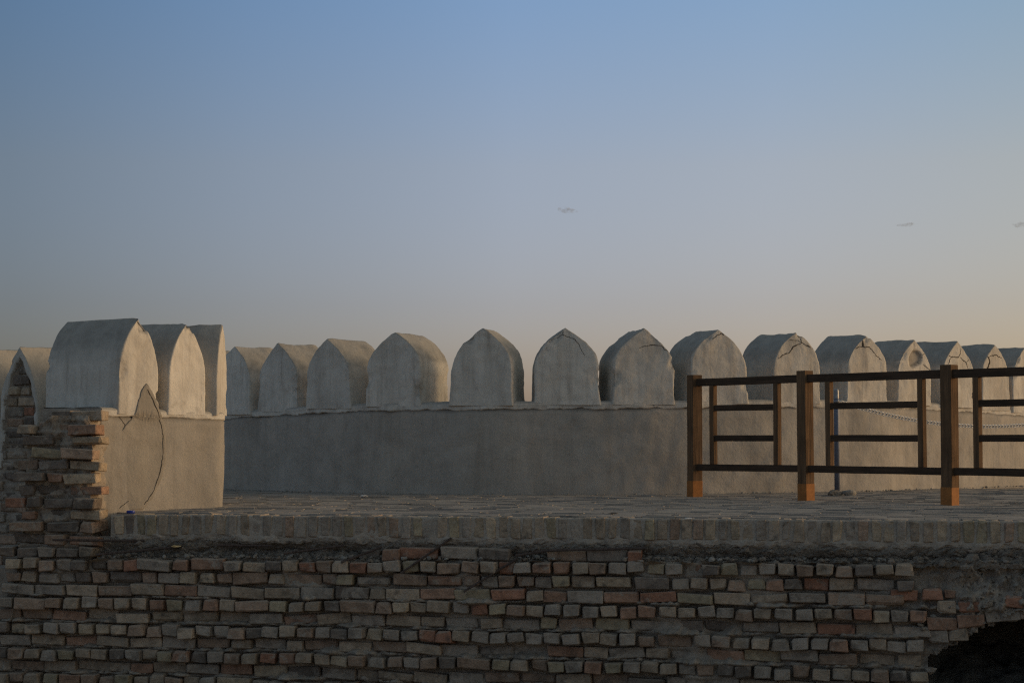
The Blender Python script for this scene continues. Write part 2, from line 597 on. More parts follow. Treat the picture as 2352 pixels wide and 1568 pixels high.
U_R = wall_uv(2130, 1450, 0.1)[0]
def pitch(u):
    return lerp(0.0945, 0.1035, clamp(u / 6.3))
def row_z(k, u):
    return -0.852 + (5 - k) * pitch(u) + 0.010 * fb(u, k * 3.1, 0, 0.9, 3)

ARCH = [wall_uv(px, py, 0.08) for px, py in ((2133, 1640), (2133, 1516), (2160, 1500), (2190, 1482), (2216, 1464), (2240, 1447), (2264, 1433), (2300, 1424), (2342, 1416))]
AU = [p[0] for p in ARCH]
uc, zc = AU[-1] + 0.45, ARCH[-1][1] + 0.012
ARCH += [(uc, zc)]
ARCH += [(2 * uc - p[0], p[1]) for p in reversed(ARCH[:-1])]
def arch_z(u):
    """height of the underside of the broken arch at u, or None outside it"""
    if u <= ARCH[1][0] or u >= ARCH[-2][0]:
        return None
    for (a, b) in zip(ARCH[1:-2], ARCH[2:-1]):
        if a[0] <= u <= b[0] and b[0] > a[0]:
            return lerp(a[1], b[1], (u - a[0]) / (b[0] - a[0]))
    return None

def ledge_z(u):
    return row_z(0, u) + 0.048

# mortar core of the front: a displaced sheet the bricks stick out of
du, dz = 0.0135, 0.0125
u0, u1 = -1.35, 9.9
nu = int((u1 - u0) / du) + 1
nz = 84
vs, keep = [], []
for i in range(nu):
    uu = u0 + i * du
    rub = clamp((uu - (U_R - 0.10) + 0.25 * fb(uu * 0.3, 1, 0, 2, 2)) / 0.35)
    ztop = ledge_z(uu) if uu > -0.74 else row_z(3, uu) + 0.05 * clamp((uu + 1.2) / 0.5)
    for j in range(nz):
        zz = lerp(-1.42, ztop, j / (nz - 1))
        kk = (row_z(5, uu) - zz) / pitch(uu) + 5
        fr = abs(kk - round(kk)) * 2            # 0 at the middle of a course, 1 at a bed joint
        b1 = fb(uu, zz, 0, 6.0, 4)
        b2 = fb(uu + 9, zz, 3, 22.0, 4)
        b3 = fb(uu, zz, 8, 2.2, 3)
        v = -0.004 + 0.026 * fr ** 4 + 0.024 * b1 + 0.013 * b2 + 0.075 * clamp(b3 * 1.8 - 0.1)
        for kh in (0, 3, 5, 7, 9):                       # mortar slumped on top of the projecting header courses
            dk = (kk - (kh - 0.56)) / 0.20
            if abs(dk) < 2.5:
                v += 0.070 * math.exp(-dk * dk) * clamp(0.75 + 1.3 * b1 + 0.5 * b2, 0, 1.5)
        b4 = fb(uu, zz, 2, 3.2, 5)
        v2 = 0.040 + 0.075 * b4 + 0.055 * b1 + 0.036 * b2 + 0.018 * fb(uu, zz, 5, 55, 3) + 0.09 * abs(fb(uu, zz, 11, 9, 3)) + 0.05 * abs(fb(uu, zz, 14, 24, 3))
        # the rubble mass swells out below the edge course and over the arch
        v = lerp(v, v2, rub)
        az = arch_z(uu)
        if j == nz - 1:
            v -= 0.02
        vs.append((uu, -v, zz + 0.01 * b2))
        keep.append(not (az is not None and zz < az + 0.035 * b1 + 0.022 * b2))
faces = [f for f in grid_faces(nu, nz) if all(keep[i] for i in f)]
core = mk('mortar_core', vs, faces, M['mortar'], bw)

# sloping ledge of broken concrete between the bricks and the edge course
nu, ns = 800, 46
vs = []
for i in range(nu):
    uu = -0.10 + 9.9 * i / (nu - 1)
    lz = ledge_z(uu)
    rub = clamp((uu - (U_R - 0.35) + 0.25 * fb(uu * 0.3, 1, 0, 2, 2)) / 0.5)
    und = clamp(0.10 + 0.45 * fb(uu, 2, 2, 1.3, 2) + 0.75 * math.exp(-((uu - 1.35) / 0.55) ** 2))        # how deep the hollow under the edge is
    P = [(-0.065 - 0.03 * rub, lz - 0.035), (-0.045 - 0.05 * rub, lz + 0.004), (0.00 - 0.05 * rub, lz + 0.010),
         (0.03 - 0.05 * rub, lz + 0.022 + 0.02 * rub), (lerp(0.0, 0.12, und) * (1 - 0.7 * rub) - 0.02 * rub, lerp(lz, -0.2, 0.45)),
         (lerp(-0.02, 0.07, und) * (1 - rub) - 0.01 * rub, lerp(lz, -0.2, 0.72)), (0.004, -0.195), (0.03, -0.17)]
    for j in range(ns):
        s = j / (ns - 1) * (len(P) - 1)
        k = min(int(s), len(P) - 2)
        yy, zz = lerp(P[k][0], P[k + 1][0], s - k), lerp(P[k][1], P[k + 1][1], s - k)
        env = min(1.0, 4 * (1 - j / (ns - 1)))
        b1 = fb(uu, yy + s * 0.06, zz, 8, 4)
        b2 = fb(uu + 3, yy + s * 0.06, zz, 28, 4)
        b3 = abs(fb(uu, yy + s * 0.06, zz + 4, 15, 3))
        vs.append((uu + 0.008 * b2, yy - (0.036 * b1 + 0.022 * b2 + 0.034 * b3 - 0.016) * env, zz + (0.024 * b1 + 0.018 * b2) * env))
mk('broken_concrete', vs, grid_faces(nu, ns), M['rubble'], bw)

# wall body behind the sheet (top, back) so that it is solid from the side
mk('wall_body', *box_vf(-1.34, ARCH[1][0] - 0.02, -0.005, 0.35, -1.42, -0.42), M['mortar'], bw, False)

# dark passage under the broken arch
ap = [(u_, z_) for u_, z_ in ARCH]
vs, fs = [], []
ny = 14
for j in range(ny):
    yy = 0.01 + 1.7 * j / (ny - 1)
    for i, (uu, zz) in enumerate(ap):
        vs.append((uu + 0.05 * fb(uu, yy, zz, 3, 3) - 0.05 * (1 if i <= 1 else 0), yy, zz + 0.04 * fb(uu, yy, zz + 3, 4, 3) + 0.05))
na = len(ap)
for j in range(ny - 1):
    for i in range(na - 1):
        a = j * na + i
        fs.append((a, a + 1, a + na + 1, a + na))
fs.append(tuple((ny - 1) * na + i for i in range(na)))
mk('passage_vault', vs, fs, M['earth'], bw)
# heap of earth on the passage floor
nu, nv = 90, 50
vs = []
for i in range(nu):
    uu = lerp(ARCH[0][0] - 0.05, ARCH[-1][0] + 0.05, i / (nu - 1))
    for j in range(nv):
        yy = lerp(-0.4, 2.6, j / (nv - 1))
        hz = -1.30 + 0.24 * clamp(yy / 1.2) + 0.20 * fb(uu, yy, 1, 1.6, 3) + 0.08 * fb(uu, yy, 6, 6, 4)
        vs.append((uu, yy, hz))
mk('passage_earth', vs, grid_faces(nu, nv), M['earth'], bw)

# bricks of the front, row by row
rng = random.Random(21)
ROWS = {0: 'h', 1: 'm', 2: 's', 3: 'h', 4: 's', 5: 'h', 6: 's', 7: 'h', 8: 's', 9: 'h', 10: 's'}
ROWR = {0: wall_uv(2085, 1300, .1)[0], 1: wall_uv(2118, 1330, .1)[0], 2: wall_uv(2060, 1365, .1)[0], 3: wall_uv(2128, 1400, .1)[0]}
ROWL = {0: -0.78, 1: -0.76, 2: -0.80, 3: -0.84, 4: -0.90}
cand = []
for k, typ in ROWS.items():
    ul = ROWL.get(k, -1.25)
    ur = ROWR.get(k, U_R + 0.01 + (0.09 if k == 8 else 0))
    uu = ul - rng.random() * 0.06
    while uu < ur:
        r_ = rng.random()
        if typ == 'h':
            kind = 'H' if r_ < 0.95 else ('A' if r_ < 0.975 else 'S')
        elif typ == 's':
            kind = 'S' if r_ < 0.80 else ('A' if r_ < 0.92 else 'H')
        else:
            mixz = fb(uu, 0, 4, 0.7, 2)
            kind = 'H' if (r_ < 0.45 + 1.6 * mixz) else ('A' if r_ > 0.9 else 'S')
        w = {'H': HW, 'S': SW, 'A': 0.165}[kind]
        gap = rng.uniform(0.006, 0.026) if typ != 's' else rng.uniform(0.006, 0.016)
        if uu + w > ur + 0.05:
            if ur - uu > HW * 0.9:
                kind, w = 'H', HW
            else:
                break
        cu = uu + w / 2
        sx = rng.uniform(0.95, 1.05)
        vf = {'h': 0.138, 'm': 0.098, 's': 0.070}[typ] + rng.gauss(0, 0.016)
        if k == 2:
            vf = 0.108 + rng.gauss(0, 0.006)
        if kind == 'H' and typ == 's':
            vf += 0.01
        lost = rng.random() < (0.035 if typ == 'h' else 0.03)
        if lost:
            vf -= 0.05
        z = row_z(k, cu) + rng.gauss(0, 0.005)
        dzdu = (row_z(k, cu + 0.06) - row_z(k, cu - 0.06)) / 0.12
        red = clamp(fb(cu, k * 0.2, 9, 0.8, 2) + (0.35 if k in (0, 1, 2) else -0.25))
        wts = [6, 4.5, 0.5 + 2.6 * red, 1.8 + (2.5 if k <= 1 else 0), 1.8, 6, 1.2 + 3.4 * red, 1.6]
        cand.append((k, kind, cu, -vf, z, (rng.gauss(0, 0.045), -dzdu + rng.gauss(0, 0.040), rng.gauss(0, 0.06)),
                     (sx, 1, rng.uniform(0.84, 1.03)), pick_mat(rng, wts)))
        uu += w + gap

def px_brick(x0, y0, x1, y1, off, v, kind, mat, rot=0.0):
    cx, cy = (off[0] + (x0 + x1) / 2 * 0.29787) * 0.9408, (off[1] + (y0 + y1) / 2 * 0.29787) * 0.9408
    cu, z = wall_uv(cx, cy, v)
    ppm = FPX / (O_WALL.y - 0.2 * cu) * 1.0
    w = (x1 - x0) * 0.29787 * 0.9408 / ppm
    h = (y1 - y0) * 0.29787 * 0.9408 / ppm
    bw_ = {'H': HW, 'S': SW, 'A': 0.165}[kind]
    cand.append((-1, kind, cu, -v, z, (rng.gauss(0, 0.03), rot, rng.gauss(0, 0.05)), (w / bw_, 1, h / BH), mat))

Z6, Z7, Z8 = (600, 1200), (1200, 1200), (1800, 1200)
px_brick(945, 480, 1100, 555, Z6, 0.03, 'H', BR[3])
px_brick(1105, 470, 1255, 565, Z6, 0.09, 'H', BR[6])
px_brick(1260, 460, 1575, 548, Z6, 0.06, 'S', BR[2])
px_brick(1590, 455, 1895, 550, Z6, 0.07, 'S', BR[5])
px_brick(1905, 470, 2165, 560, Z6, 0.08, 'S', BR[3], 0.03)
px_brick(455, 485, 775, 570, Z7, 0.06, 'S', BR[1])
px_brick(780, 478, 1105, 573, Z7, 0.07, 'S', BR[3])
px_brick(1115, 485, 1225, 580, Z7, 0.10, 'H', BR[2])
px_brick(1640, 895, 1785, 995, Z8, 0.12, 'H', BR[0], 0.02)
px_brick(1815, 895, 1990, 985, Z8, 0.12, 'H', BR[2], -0.03)
px_brick(2000, 885, 2160, 965, Z8, 0.10, 'H', BR[5], -0.06)
px_brick(2190, 855, 2335, 945, Z8, 0.13, 'H', BR[2], 0.05)
px_brick(2370, 830, 2520, 930, Z8, 0.12, 'H', BR[1], -0.08)
px_brick(1562, 1030, 1800, 1130, Z8, 0.11, 'S', BR[6], -0.03)
px_brick(1812, 1005, 2025, 1105, Z8, 0.11, 'S', BR[6], -0.10)
px_brick(2038, 970, 2310, 1060, Z8, 0.11, 'S', BR[5], -0.13)
px_brick(2320, 940, 2580, 1035, Z8, 0.11, 'S', BR[1], -0.08)
px_brick(1568, 1140, 1720, 1240, Z8, 0.10, 'H', BR[5], -0.04)
px_brick(1740, 1118, 1885, 1220, Z8, 0.10, 'H', BR[0], -0.10)
px_brick(1520, 790, 1680, 882, Z8, 0.12, 'H', BR[2], -0.02)
px_brick(1265, 800, 1475, 888, Z8, 0.10, 'A', BR[2], 0.0)
px_brick(1700, 800, 1785, 870, Z8, 0.07, 'H', BR[6], 0.04)

inview = [c for c in cand if c[0] <= 7]
inview.sort(key=lambda c: (c[0], c[2]))
part = inview[:300]
rest = inview[300:] + [c for c in cand if c[0] > 7]
SETS = {'H': HEAD, 'S': STRE, 'A': HALF}
for c in part:
    link('brick', rng.choice(SETS[c[1]]), bw, (c[2], c[3], c[4]), c[5], c[6], c[7])

def join_bricks(name, items, parent):
    vs, fs, ms = [], [], []
    for c in items:
        me = rng.choice(SETS[c[1]])
        mat = Matrix.LocRotScale(Vector((c[2], c[3], c[4])), Matrix.Rotation(c[5][2], 3, 'Z') @ Matrix.Rotation(c[5][1], 3, 'Y') @ Matrix.Rotation(c[5][0], 3, 'X'), Vector(c[6]))
        o0 = len(vs)
        vs += [mat @ v.co for v in me.vertices]
        for p in me.polygons:
            fs.append([o0 + i for i in p.vertices])
            ms.append(BR.index(c[7]))
    o = mk(name, vs, fs, BR, parent, False, ms)
    o['kind'] = 'stuff'
    return o
join_bricks('lower_bricks', rest, bw)

# stones and crumbs lying on the ledge
def rock_vf(s, rng, sub=1):
    bm = bmesh.new()
    bmesh.ops.create_icosphere(bm, subdivisions=sub, radius=1.0)
    k = Vector((rng.uniform(0.7, 1.3), rng.uniform(0.7, 1.3), rng.uniform(0.45, 0.9))) * s
    off = rng.uniform(0, 50)
    for v in bm.verts:
        n = 1 + 0.35 * noise.noise(v.co * 1.3 + Vector((off, 0, 0)))
        v.co = Vector((v.co.x * k.x * n, v.co.y * k.y * n, v.co.z * k.z * n))
    rot = Matrix.Rotation(rng.uniform(0, 6.28), 3, 'Z') @ Matrix.Rotation(rng.uniform(-0.5, 0.5), 3, 'X')
    bm.verts.index_update()
    vs = [rot @ v.co for v in bm.verts]
    fs = [[v.index for v in f.verts] for f in bm.faces]
    bm.free()
    return vs, fs

rng = random.Random(31)
vs, fs, ms = [], [], []
for q_ in range(1060):
    uu = rng.uniform(-0.02, 8.8) if q_ < 900 else rng.uniform(ARCH[1][0] - 0.03, 8.6)
    lz = ledge_z(uu)
    if q_ >= 900:
        az = arch_z(max(uu, ARCH[1][0] + 0.005))
        zz = (az if az is not None else -0.9) + rng.uniform(-0.015, 0.035); yy = -rng.uniform(-0.02, 0.07)
        if uu < ARCH[1][0] + 0.02:
            zz = rng.uniform(-1.2, ARCH[1][1])
    elif uu > U_R - 0.1 and rng.random() < 0.6:
        zz = rng.uniform(-0.75, -0.25); yy = -rng.uniform(0.05, 0.12)
        az = arch_z(uu)
        if az is not None and zz < az + 0.05:
            continue
    else:
        t = rng.random()
        yy = lerp(-0.10, 0.06, t); zz = lz + 0.012 + 0.02 * t
    s = 0.004 + (0.040 if uu > U_R - 0.1 else 0.022) * rng.random() ** 3
    if q_ >= 900:
        s = rng.uniform(0.012, 0.034)
    elif uu > U_R - 0.1 and rng.random() < 0.12:
        s = rng.uniform(0.03, 0.06)
    v, f = rock_vf(s, rng)
    o0 = len(vs)
    vs += [p + Vector((uu, yy, zz)) for p in v]
    fs += [[i + o0 for i in q] for q in f]
    ms += [rng.choice((0, 0, 1))] * len(f)
rub = mk('rubble', vs, fs, [M['rubble'], M['stone']], bw, False, ms)
rub['kind'] = 'stuff'

# ------------------------------------------------------------------ broken brick pier at the left end of the front wall
pier = root('brick_pier', 'ragged broken brick pier with sunlit brick ends beside the plastered wall stub', 'pier', O_WALL, TH)
rng = random.Random(44)
# core
vs, fs = [], []
pz0, pz1 = -0.42, 0.74
nuu, nzz = 46, 90
for i in range(nuu):
    for j in range(nzz):
        zz = lerp(pz0, pz1, j / (nzz - 1))
        uL = -0.68 + 0.22 * clamp((zz - 0.55) / 0.2) - 0.06 * clamp(-zz * 3)
        uR = -0.150 - 0.03 * clamp((zz - 0.6) * 6)
        uu = lerp(uL, uR, i / (nuu - 1))
        b1, b2 = fb(uu, zz, 1, 7, 4), fb(uu, zz, 5, 25, 4)
        kk = (zz + 0.38) / 0.0945
        fr = abs(kk - round(kk)) * 2
        vs.append((uu, -(0.012 + 0.022 * fr ** 3 + 0.055 * b1 + 0.018 * b2), zz))
fs = grid_faces(nuu, nzz)
nd = 16
o0 = len(vs)
for i in range(nd):
    for j in range(nzz):
        zz = lerp(pz0, pz1, j / (nzz - 1))
        uR = -0.150 - 0.03 * clamp((zz - 0.6) * 6)
        b1, b2 = fb(0.3, zz, i * 0.02, 7, 4), fb(0.3, zz, i * 0.02, 25, 4)
        e = min(1, i / 3)
        base = vs[(nuu - 1) * nzz + j]
        vs.append((uR + (0.02 * b1 + 0.01 * b2) * e, lerp(base[1], 0.36, i / (nd - 1)), zz))
fs += grid_faces(nd, nzz, o0)
o1 = len(vs)
for i in range(nuu):
    for j in range(6):
        uu = vs[i * nzz + nzz - 1][0]
        vs.append((uu, lerp(vs[i * nzz + nzz - 1][1], 0.36, j / 5), pz1 + (0.015 * fb(uu, j * 0.07, 1, 8, 4) if j else 0)))
fs += grid_faces(nuu, 6, o1)
mk('mortar_core', vs, fs, M['mortar'], pier)

for k in range(12):
    zc_ = -0.290 + 0.0945 * k * 0.985
    uL = -0.72 - 0.10 * clamp((3 - k) / 4) + rng.uniform(-0.03, 0.05) + (0.20 if k >= 11 else 0)
    uR = -0.078 + (0.020 if k % 2 else -0.020) + rng.uniform(-0.014, 0.014) - (0.03 if k >= 11 else 0)
    uu = uR
    first = True
    while uu > uL + 0.05:
        r_ = rng.random()
        kind = 'S' if r_ < 0.66 else ('A' if r_ < 0.8 else 'H')
        w = {'H': HW, 'S': SW, 'A': 0.165}[kind]
        if uu - w < uL - 0.10:
            kind, w = 'H', HW
        v = (0.10 if (k % 2 == 0) else 0.062) + rng.gauss(0, 0.020)
        if k >= 11:
            v -= 0.04
        if not first and rng.random() < 0.35:
            v -= 0.045
        mt = rng.choices(BR, weights=[1.2, 4, 0.8, 14, 0.2, 1.2, 1.5, 0.4])[0]
        if first:
            mt = rng.choices(BR, weights=[2, 3, 1, 2, 3, 1, 3, 1])[0]
        link('brick', rng.choice(SETS[kind]), pier, (uu - w / 2, -v, zc_ + rng.gauss(0, 0.004)), (rng.gauss(0, 0.05), rng.gauss(0, 0.035), rng.gauss(0, 0.07)),
             (rng.uniform(0.94, 1.04), 1.2, rng.uniform(0.74, 0.98)), mt)
        uu -= w + rng.uniform(0.008, 0.022)
        first = False

# ------------------------------------------------------------------ merlons
def interp(tab, x):
    for (a, b) in zip(tab[:-1], tab[1:]):
        if a[0] <= x <= b[0]:
            return lerp(a[1], b[1], (x - a[0]) / (b[0] - a[0]))
    return tab[-1][1] if x > tab[-1][0] else tab[0][1]

# height fraction -> half width fraction
PROF_A = [(0, 1.06), (0.10, 1.02), (0.25, 1.0), (0.50, 0.995), (0.585, 0.965), (0.64, 0.92), (0.69, 0.85), (0.745, 0.755), (0.80, 0.635), (0.86, 0.475), (0.92, 0.285), (0.965, 0.125), (1.0, 0.0)]
PROF_R = [(0, 1.05), (0.10, 1.02), (0.25, 1.0), (0.46, 0.995), (0.55, 0.97), (0.62, 0.925), (0.69, 0.85), (0.755, 0.75), (0.82, 0.62), (0.88, 0.46), (0.935, 0.28), (0.975, 0.12), (1.0, 0.0)]
PROF_L = [(0, 1.03), (0.20, 1.0), (0.42, 0.99), (0.52, 0.955), (0.60, 0.89), (0.68, 0.80), (0.76, 0.675), (0.84, 0.515), (0.91, 0.33), (0.965, 0.14), (1.0, 0.0)]

def make_merlon(parent, w, H, d, loc, rotz, prof, seed, amp=1.0, hole=None, mats=None, z_base=0.0, name='merlon'):
    """pointed-arch block: x across, y from the front (0) to the back (d), z up"""
    hole_pts = hole
    ns, nh, ny = 33, 40, 16
    r = 0.016
    S = [math.sin(math.pi / 2 * (2 * k / (ns - 1) - 1)) for k in range(ns)]
    Hs = [1 - (1 - k / (nh - 1)) ** 1.25 for k in range(nh)]
    hw = [interp(prof, h) * w / 2 for h in Hs]
    rr = random.Random(seed)
    lean, skew = rr.uniform(-0.022, 0.022) * amp, rr.uniform(-0.02, 0.02) * amp
    shR, shL = rr.uniform(-0.05, 0.05) * amp, rr.uniform(-0.05, 0.05) * amp
    def side_x(s, j):
        bulge = math.exp(-((Hs[j] - 0.68) / 0.16) ** 2)
        return s * hw[j] * (1 + (shR if s > 0 else shL) * bulge) + lean * Hs[j] ** 2 + skew * Hs[j]
    V, F, MI = [], [], []
    def add_sheet(front):
        o = len(V)
        for i, s in enumerate(S):
            for j, h in enumerate(Hs):
                e = min(hw[j] * (1 - abs(s)), (1 - h) * H * 0.75 + 0.0)
                yr = r - math.sqrt(max(0.0, r * r - max(0.0, r - e) ** 2)) if e < r else 0.0
                x, z = side_x(s, j), h * H + z_base
                y = yr if front else d - yr
                if front and hole_pts is not None:
                    y += hole_pts(x, z)
                V.append((x, y, z))
        fl = grid_faces(ns, nh, o, flip=not front)
        F.extend(fl)
        for f in fl:
            if front and hole_pts is not None:
                c = [sum(V[i][k] for i in f) / 4 for k in range(3)]
                MI.append(1 if hole_pts(c[0], c[2]) > 0.012 else 0)
            else:
                MI.append(0)
    add_sheet(True)
    add_sheet(False)
    for s, flip in ((-1, False), (1, True)):
        o = len(V)
        for k in range(ny):
            for j, h in enumerate(Hs):
                V.append((side_x(s, j), lerp(r, d - r, k / (ny - 1)), h * H + z_base))
        fl = grid_faces(ny, nh, o, flip=not flip)
        F.extend(fl)
        MI.extend([0] * len(fl))
    bm = bmesh.new()
    bvs = [bm.verts.new(v) for v in V]
    for f, mi in zip(F, MI):
        try:
            bf = bm.faces.new([bvs[i] for i in f])
            bf.material_index = mi
            bf.smooth = True
        except ValueError:
            pass
    bmesh.ops.remove_doubles(bm, verts=bm.verts, dist=0.0008)
    bmesh.ops.recalc_face_normals(bm, faces=bm.faces)
    bm.normal_update()
    so = seed * 7.31
    for v in bm.verts:
        c = v.co
        k = 0.013 * fb(c.x + so, c.y, c.z, 2.6, 3) + 0.0050 * fb(c.x + so, c.y + 5, c.z, 11, 4) + 0.0022 * fb(c.x + so, c.y + 9, c.z, 45, 2)
        v.co = c + v.normal * k * amp
    # knocked-off bits along the edges
    bm.normal_update()
    for _ in range(4):
        jj = rr.randrange(6, nh - 1)
        cc = Vector((side_x(rr.choice((-1, 1)), jj), rr.choice((0.0, 0.0, 0.3, d)) , Hs[jj] * H + z_base))
        rad, dep = rr.uniform(0.035, 0.085), rr.uniform(0.010, 0.026)
        for v in bm.verts:
            q = (v.co - cc).length / rad
            if q < 1.25:
                e = clamp((1.1 - q + 0.35 * noise.noise(v.co * 40)) * 2.2)
                v.co = v.co - v.normal * dep * e
    me = bpy.data.meshes.new(name)
    bm.to_mesh(me)
    bm.free()
    for m in (mats or [M['plaster'], M['clay']]):
        me.materials.append(m)
    o = bpy.data.objects.new(name, me)
    COL.objects.link(o)
    o.parent = parent
    o.location = loc
    o.rotation_euler = (0, 0, rotz)
    return o

def bvh_of(o):
    me = o.data
    return BVHTree.FromPolygons([v.co.copy() for v in me.vertices], [list(p.vertices) for p in me.polygons])

def crack(parent, tree, pts, w0, seed, name='crack', mat=None):
    """a dark fissure laid along the front (local -y side) of its parent, following its surface"""
    rr = random.Random(seed)
    fine = []
    for a, b in zip(pts[:-1], pts[1:]):
        n = max(2, int((Vector(b) - Vector(a)).length / 0.018))
        for k in range(n):
            fine.append(Vector(a).lerp(Vector(b), k / n))
    fine.append(Vector(pts[-1]))
    L = len(fine)
    P = []
    for i, p in enumerate(fine):
        q = p + Vector((rr.gauss(0, 0.0035), 0, rr.gauss(0, 0.0035))) if 0 < i < L - 1 else p
        P.append(q)
    V, F = [], []
    for i, p in enumerate(P):
        d = (P[min(i + 1, L - 1)] - P[max(i - 1, 0)])
        d.y = 0
        if d.length < 1e-6:
            d = Vector((1, 0, 0))
        d.normalize()
        nrm = Vector((-d.z, 0, d.x))
        t = i / (L - 1)
        wd = 0.75 * w0 * (0.35 + 0.65 * math.sin(math.pi * clamp(0.12 + 0.76 * t))) * rr.uniform(0.6, 1.4)
        for s in (-1, 1):
            q = p + nrm * wd * 0.5 * s
            hit = tree.ray_cast(Vector((q.x, -1.0, q.z)), Vector((0, 1, 0)))
            yy = hit[0].y if hit[0] is not None else 9.0
            V.append((q.x, yy - 0.0022, q.z))
    runs, cur = [], []
    for i in range(L - 1):                    # keep the longest stretch that lies on the face
        q = (2 * i, 2 * i + 2, 2 * i + 3, 2 * i + 1)
        if max(V[j][1] for j in q) < 0.07:
            cur.append(q)
        else:
            runs.append(cur)
            cur = []
    runs.append(cur)
    F = max(runs, key=len)
    used = sorted({j for q in F for j in q})
    idx = {j: n for n, j in enumerate(used)}
    V = [V[j] for j in used]
    F = [tuple(idx[j] for j in q) for q in F]
    return mk(name, V, F, mat or M['crack'], parent, False)

# ------------------------------------------------------------------ long battlement wall (curved)
D0 = 0.56 * FPX / 127.0
tabW1 = [  # apex x, apex y, distance factor, clay line y
    (450, 803, 1.125, 968), (535, 795, 1.10, 961), (641, 789, 1.075, 955), (757, 778, 1.045, 948), (905, 764, 1.02, 943), (1104, 755, 1.0, 941),
    (1303, 752, 1.0, 940), (1477, 754, 1.005, 939), (1650, 757, 1.018, 937), (1827, 764, 1.040, 936), (1989, 769, 1.068, 937),
    (2097, 781, 1.10, 940), (2198, 783, 1.13, 945), (2284, 791, 1.16, 951), (2352, 797, 1.185, 956), (2412, 803, 1.21, 960)]
W1 = root('crenellated_wall', 'long curved battlement wall with whitewashed merlons above brown clay across the terrace', 'wall')
pts = []
for (px, py, kf, cy) in tabW1:
    Y = D0 * kf
    pa = at(px, py, Y)
    pc = at(px, cy, Y)
    pts.append((pa.x, Y, pa.z, pc.z))
n1 = len(pts)
ang = []
for i in range(n1):
    a, b = pts[max(i - 1, 0)], pts[min(i + 1, n1 - 1)]
    ang.append(math.atan2(b[1] - a[1], b[0] - a[0]))
ang = [ (ang[max(i-1,0)] + 2*ang[i] + ang[min(i+1,n1-1)])/4 for i in range(n1)]

def catmull(P, n):
    out = []
    for i in range(len(P) - 1):
        p0, p1, p2, p3 = P[max(i - 1, 0)], P[i], P[i + 1], P[min(i + 2, len(P) - 1)]
        for k in range(n):
            t = k / n
            out.append(tuple(0.5 * (2 * b + (c - a) * t + (2 * a - 5 * b + 4 * c - e) * t * t + (-a + 3 * b - 3 * c + e) * t ** 3) for a, b, c, e in zip(p0, p1, p2, p3)))
    out.append(P[-1])
    return out

ext0 = tuple(2 * a - b for a, b in zip(pts[0], pts[1]))
ext1 = tuple(2 * a - b for a, b in zip(pts[-1], pts[-2]))
line = catmull([ext0] + pts + [ext1], 22)

def offset_line(L):
    out = []
    for i, p in enumerate(L):
        a, b = L[max(i - 1, 0)], L[min(i + 1, len(L) - 1)]
        t = Vector((b[0] - a[0], b[1] - a[1], 0)).normalized()
        out.append((Vector((p[0], p[1], 0)), t, Vector((t.y, -t.x, 0))))       # point, along, outward to the viewer
    return out

def curved_body(parent, name, L, zs_of, off, thick, mat, amp, seed, nzf=26, rag=0.0, zbot_rag=False):
    """front face, top and back of a wall following L; zs_of(i) -> (z0, z1)"""
    V = []
    fr = offset_line(L)
    nd = 6
    col = nzf + nd + 8
    for i, (p, t, n) in enumerate(fr):
        z0, z1 = zs_of(i)
        if rag:
            z0 += rag * fb(p.x, p.y, seed, 5, 4) + rag * 0.6 * fb(p.x, p.y, seed + 3, 26, 3)
        for j in range(nzf):
            zz = lerp(z0, z1, j / (nzf - 1))
            k = off + amp * (0.020 * fb(p.x + seed, p.y, zz, 1.7, 3) + 0.007 * fb(p.x + seed, p.y + 4, zz, 9, 4))
            ed = (z1 - zz)
            if ed < 0.03:
                k -= 0.03 - math.sqrt(max(0, 0.03 ** 2 - (0.03 - ed) ** 2))
            if zbot_rag and j == 0:
                k -= 0.02
            q = p + n * k
            V.append((q.x, q.y, zz))
        for j in range(1, nd + 1):
            s = j / nd
            q = p + n * (off - 0.03 - s * (thick - 0.06))
            V.append((q.x, q.y, z1 + amp * 0.012 * fb(q.x, q.y, seed, 6, 4)))
        for j in range(8):
            q = p + n * (off - thick)
            V.append((q.x, q.y, lerp(z1 - 0.03, z0, j / 7)))
    F = grid_faces(len(fr), col)
    return mk(name, V, F, mat, parent)

curved_body(W1, 'clay_base', line, lambda i: (-0.03, line[i][3] + 0.03), 0.0, 0.60, M['clay'], 1.0, 2.0)
curved_body(W1, 'plaster_band', line, lambda i: (line[i][3], line[i][3] + 0.085), 0.010, 0.62, M['plaster'], 1.6, 5.0, 12, 0.022, True)

